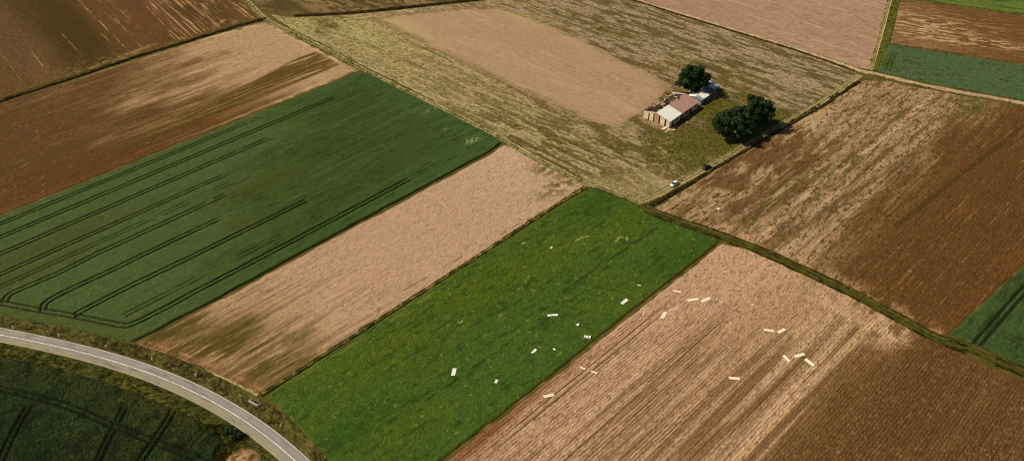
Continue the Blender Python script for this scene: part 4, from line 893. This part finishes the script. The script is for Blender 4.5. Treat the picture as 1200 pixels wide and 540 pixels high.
def tree(px, py, rad, top, label, seed, group=None, name='broadleaf_tree', stretch=(1, 1)):
    p = g(px, py); e = empty(name, (p[0], p[1], .05)); tag(e, label, 'tree', group); r = random.Random(seed); base = 2.0
    cz = (top+base)/2; rz = (top-base)/2; cl = []
    for i in range(90):
        th, u_ = r.uniform(0, 6.283), r.uniform(-.85, 1); q = math.sqrt(1-u_*u_); k = r.uniform(.55, .93) if i < 70 else r.uniform(.1, .6)
        lump = 1+.16*math.sin(3*th+seed)+.10*math.sin(5*th+2*seed+u_*4)
        cl.append((math.cos(th)*q*k*rad*lump*stretch[0], math.sin(th)*q*k*rad*lump*stretch[1], cz+u_*k*rz*(1+.1*math.sin(2*th+seed)), r.uniform(.9, 1.75)*rad/7))
    bm = bmesh.new(); tube(bm, [(0, 0, -.2), (.1, .05, 1.2), (.0, .15, 3), (.1, .1, cz), (.1, 0, cz+rz*.5)], [.55, .42, .36, .24, .1], 9)
    for k in range(9):
        c = cl[k*9]; z0 = r.uniform(1.8, cz); tube(bm, [(.05, .1, z0), (c[0]*.45, c[1]*.45, (z0+c[2])/2+.3), (c[0]*.92, c[1]*.92, c[2])], [.2, .13, .05], 6)
    obj('trunk', bm, M_BARK, e)
    leaves('crown', None, cl, 62, .46, ((34, 52, 24), (58, 78, 34)), seed, e)
    return e
tree(810, 108.5, 7.9, 13.2, 'round dark green tree standing behind the ruined farm building', 3)
tree(857.5, 161.5, 8.3, 12.8, 'left lower tree of the dark twin trees beside the track', 5, 'twin trees beside the house track', stretch=(1.08, .95))
tree(883.5, 148.5, 8.0, 13.6, 'right upper tree of the dark twin trees beside the track', 9, 'twin trees beside the house track')
p_ = g(274, 508); bu = empty('roadside_bush', (p_[0], p_[1], .05)); tag(bu, 'dark green bush below the road next to a marker post', 'bush'); br = random.Random(2)
bcl = [(br.gauss(0, 1.5), br.gauss(0, 1.3), br.uniform(.5, 2.0), br.uniform(.6, 1.0)) for _ in range(22)]
bm = bmesh.new()
for c in bcl[::4]: tube(bm, [(0, 0, -.1), (c[0]*.4, c[1]*.4, c[2]*.6), c[:3]], [.09, .06, .03], 5)
obj('stem', bm, M_BARK, bu); leaves('foliage', None, bcl, 150, .22, ((40, 56, 26), (70, 84, 40)), 6, bu)

# ================================================================ grass and weed tufts (uncountable)
def tufts(name, P, z, size, cols, label, seed, blades=7):
    r = np.random.default_rng(seed); N_ = len(P); K = blades
    sz = size*(.5+1.0*r.random(N_)); th = r.random((N_, K))*6.283; rr = sz[:, None]*.45*r.random((N_, K)); w_ = sz[:, None]*(.16+.16*r.random((N_, K))); ph = r.random((N_, K))*6.283
    bx, by = P[:, 0, None]+np.cos(th)*rr, P[:, 1, None]+np.sin(th)*rr; hh = sz[:, None]*(.5+.7*r.random((N_, K))); z0 = np.full((N_, K), z)
    a = np.stack([bx-np.cos(ph)*w_, by-np.sin(ph)*w_, z0-.05], -1); b = np.stack([bx+np.cos(ph)*w_, by+np.sin(ph)*w_, z0-.05], -1)
    t = np.stack([bx+np.cos(th)*hh*.6, by+np.sin(th)*hh*.6, z0+hh], -1)
    V = np.stack([a, b, t], 2).reshape(-1, 3); k = r.random(N_)[:, None]; c = np.asarray(cols[0], float)*(1-k)+np.asarray(cols[1], float)*k; c = c*(.75+.5*r.random(N_))[:, None]
    o = grid_mesh(name, V, np.arange(len(V)).reshape(-1, 3), np.repeat(tone(c), 3*K, 0), M_LEAF); return tag(o, label, kind='stuff')
def along(line, lo, hi, n, seed):
    L = smooth(G(line), 2) if not isinstance(line, np.ndarray) else smooth(line, 2); r = np.random.default_rng(seed); T = np.gradient(L, axis=0); T /= np.linalg.norm(T, axis=1)[:, None]
    i = r.random(n)*(len(L)-1); j = i.astype(int); f = (i-j)[:, None]; q = L[j]*(1-f)+L[np.minimum(j+1, len(L)-1)]*f; o_ = lo+(hi-lo)*r.random(n)
    den = fbm(q[:, 0]/5, q[:, 1]/5, seed, 2) > .42
    return (q+np.stack([-T[j, 1], T[j, 0]], -1)*o_[:, None])[den]
tufts('verge_grass', along(mid, HW+.6, HW+5.0, 7000, 1), .10, .26, ((84, 82, 38), (120, 106, 56)), 'olive and dry grass tufts on the field side of the road', 1)
tufts('verge_grass', along(mid, -HW-6.5, -HW-.7, 8500, 2), .10, .28, ((64, 72, 28), (100, 98, 44)), 'olive grass tufts on the near side of the road', 2)
tufts('track_grass', np.concatenate([along([(752, 242), (777, 253), (851, 278.5), (950, 320.5), (1050, 371), (1098, 396.5), (1200, 436), (1300, 480)], a_, b_, 2600, 3) for a_, b_ in ((1.2, 2.3), (-2.3, -1.2))]), .16, .28, ((36, 44, 14), (76, 76, 32)), 'dark grass tufts lining the ditch track on the right', 3)
tufts('ditch_weeds', np.concatenate([along([(762, 242), (808, 215), (905, 157.5), (1006, 96)], -.8, .8, 1500, 4), along([(-80, 146), (0, 119), (90, 90), (200, 54.8), (311, 22)], -.8, .8, 1600, 5), along([(345, 19), (440, 13), (590, -3)], -.8, .8, 900, 6)]), .2, .42, ((60, 52, 20), (104, 92, 44)), 'dark weeds standing in the boundary ditches', 4)
tufts('balk_grass', along([(306, 463), (330, 447), (500, 338.5), (640, 248), (687, 219.5)], -.7, .7, 1700, 7), .15, .34, ((84, 82, 34), (160, 140, 80)), 'dry grass on the balk beside the bright green crop', 5)
tufts('track_grass', along([(285, -3), (312, 22.5), (380, 57), (468, 103), (586, 162), (686, 214.8), (752, 238)], -1.8, 1.8, 2400, 8), .12, .32, ((104, 96, 42), (166, 150, 84)), 'straw and green grass tufts on the upper farm track', 6)
rgr = np.random.default_rng(5); gp = G([(786, 156), (822, 128), (846, 108), (880, 110), (905, 125), (930, 132), (925, 142), (880, 168), (835, 192), (800, 205), (760, 190), (748, 160), (765, 148)])
q_ = rgr.random((9000, 2))*(gp.max(0)-gp.min(0))+gp.min(0); s_, _, _ = poly_sd(gp, q_[:, 0], q_[:, 1]); hl_ = np.array((math.cos(ang), math.sin(ang))); rel = q_-A_; uu = rel@hl_; vv = rel@np.array((-hl_[1], hl_[0]))
q_ = q_[(s_ > 0) & ~((uu > -.5) & (uu < HL+15) & (vv > -.5) & (vv < HWD+.5))]
tufts('meadow_grass', q_, .1, .32, ((84, 84, 34), (132, 118, 62)), 'rough grass around the ruined building and trees', 7)
bp_ = G([(232, 496), (262, 498), (284, 512), (300, 530), (306, 556), (250, 556), (240, 520)]); q_ = rgr.random((2600, 2))*(bp_.max(0)-bp_.min(0))+bp_.min(0); s_, _, _ = poly_sd(bp_, q_[:, 0], q_[:, 1])
q_ = q_[(s_ > 0) & (np.hypot((q_[:, 0]-MC[0])/5.4, (q_[:, 1]-MC[1])/6.8) > 1)]
tufts('verge_grass', q_, .08, .42, ((56, 64, 24), (98, 92, 40)), 'rough weeds around the bush and the soil heap', 9)
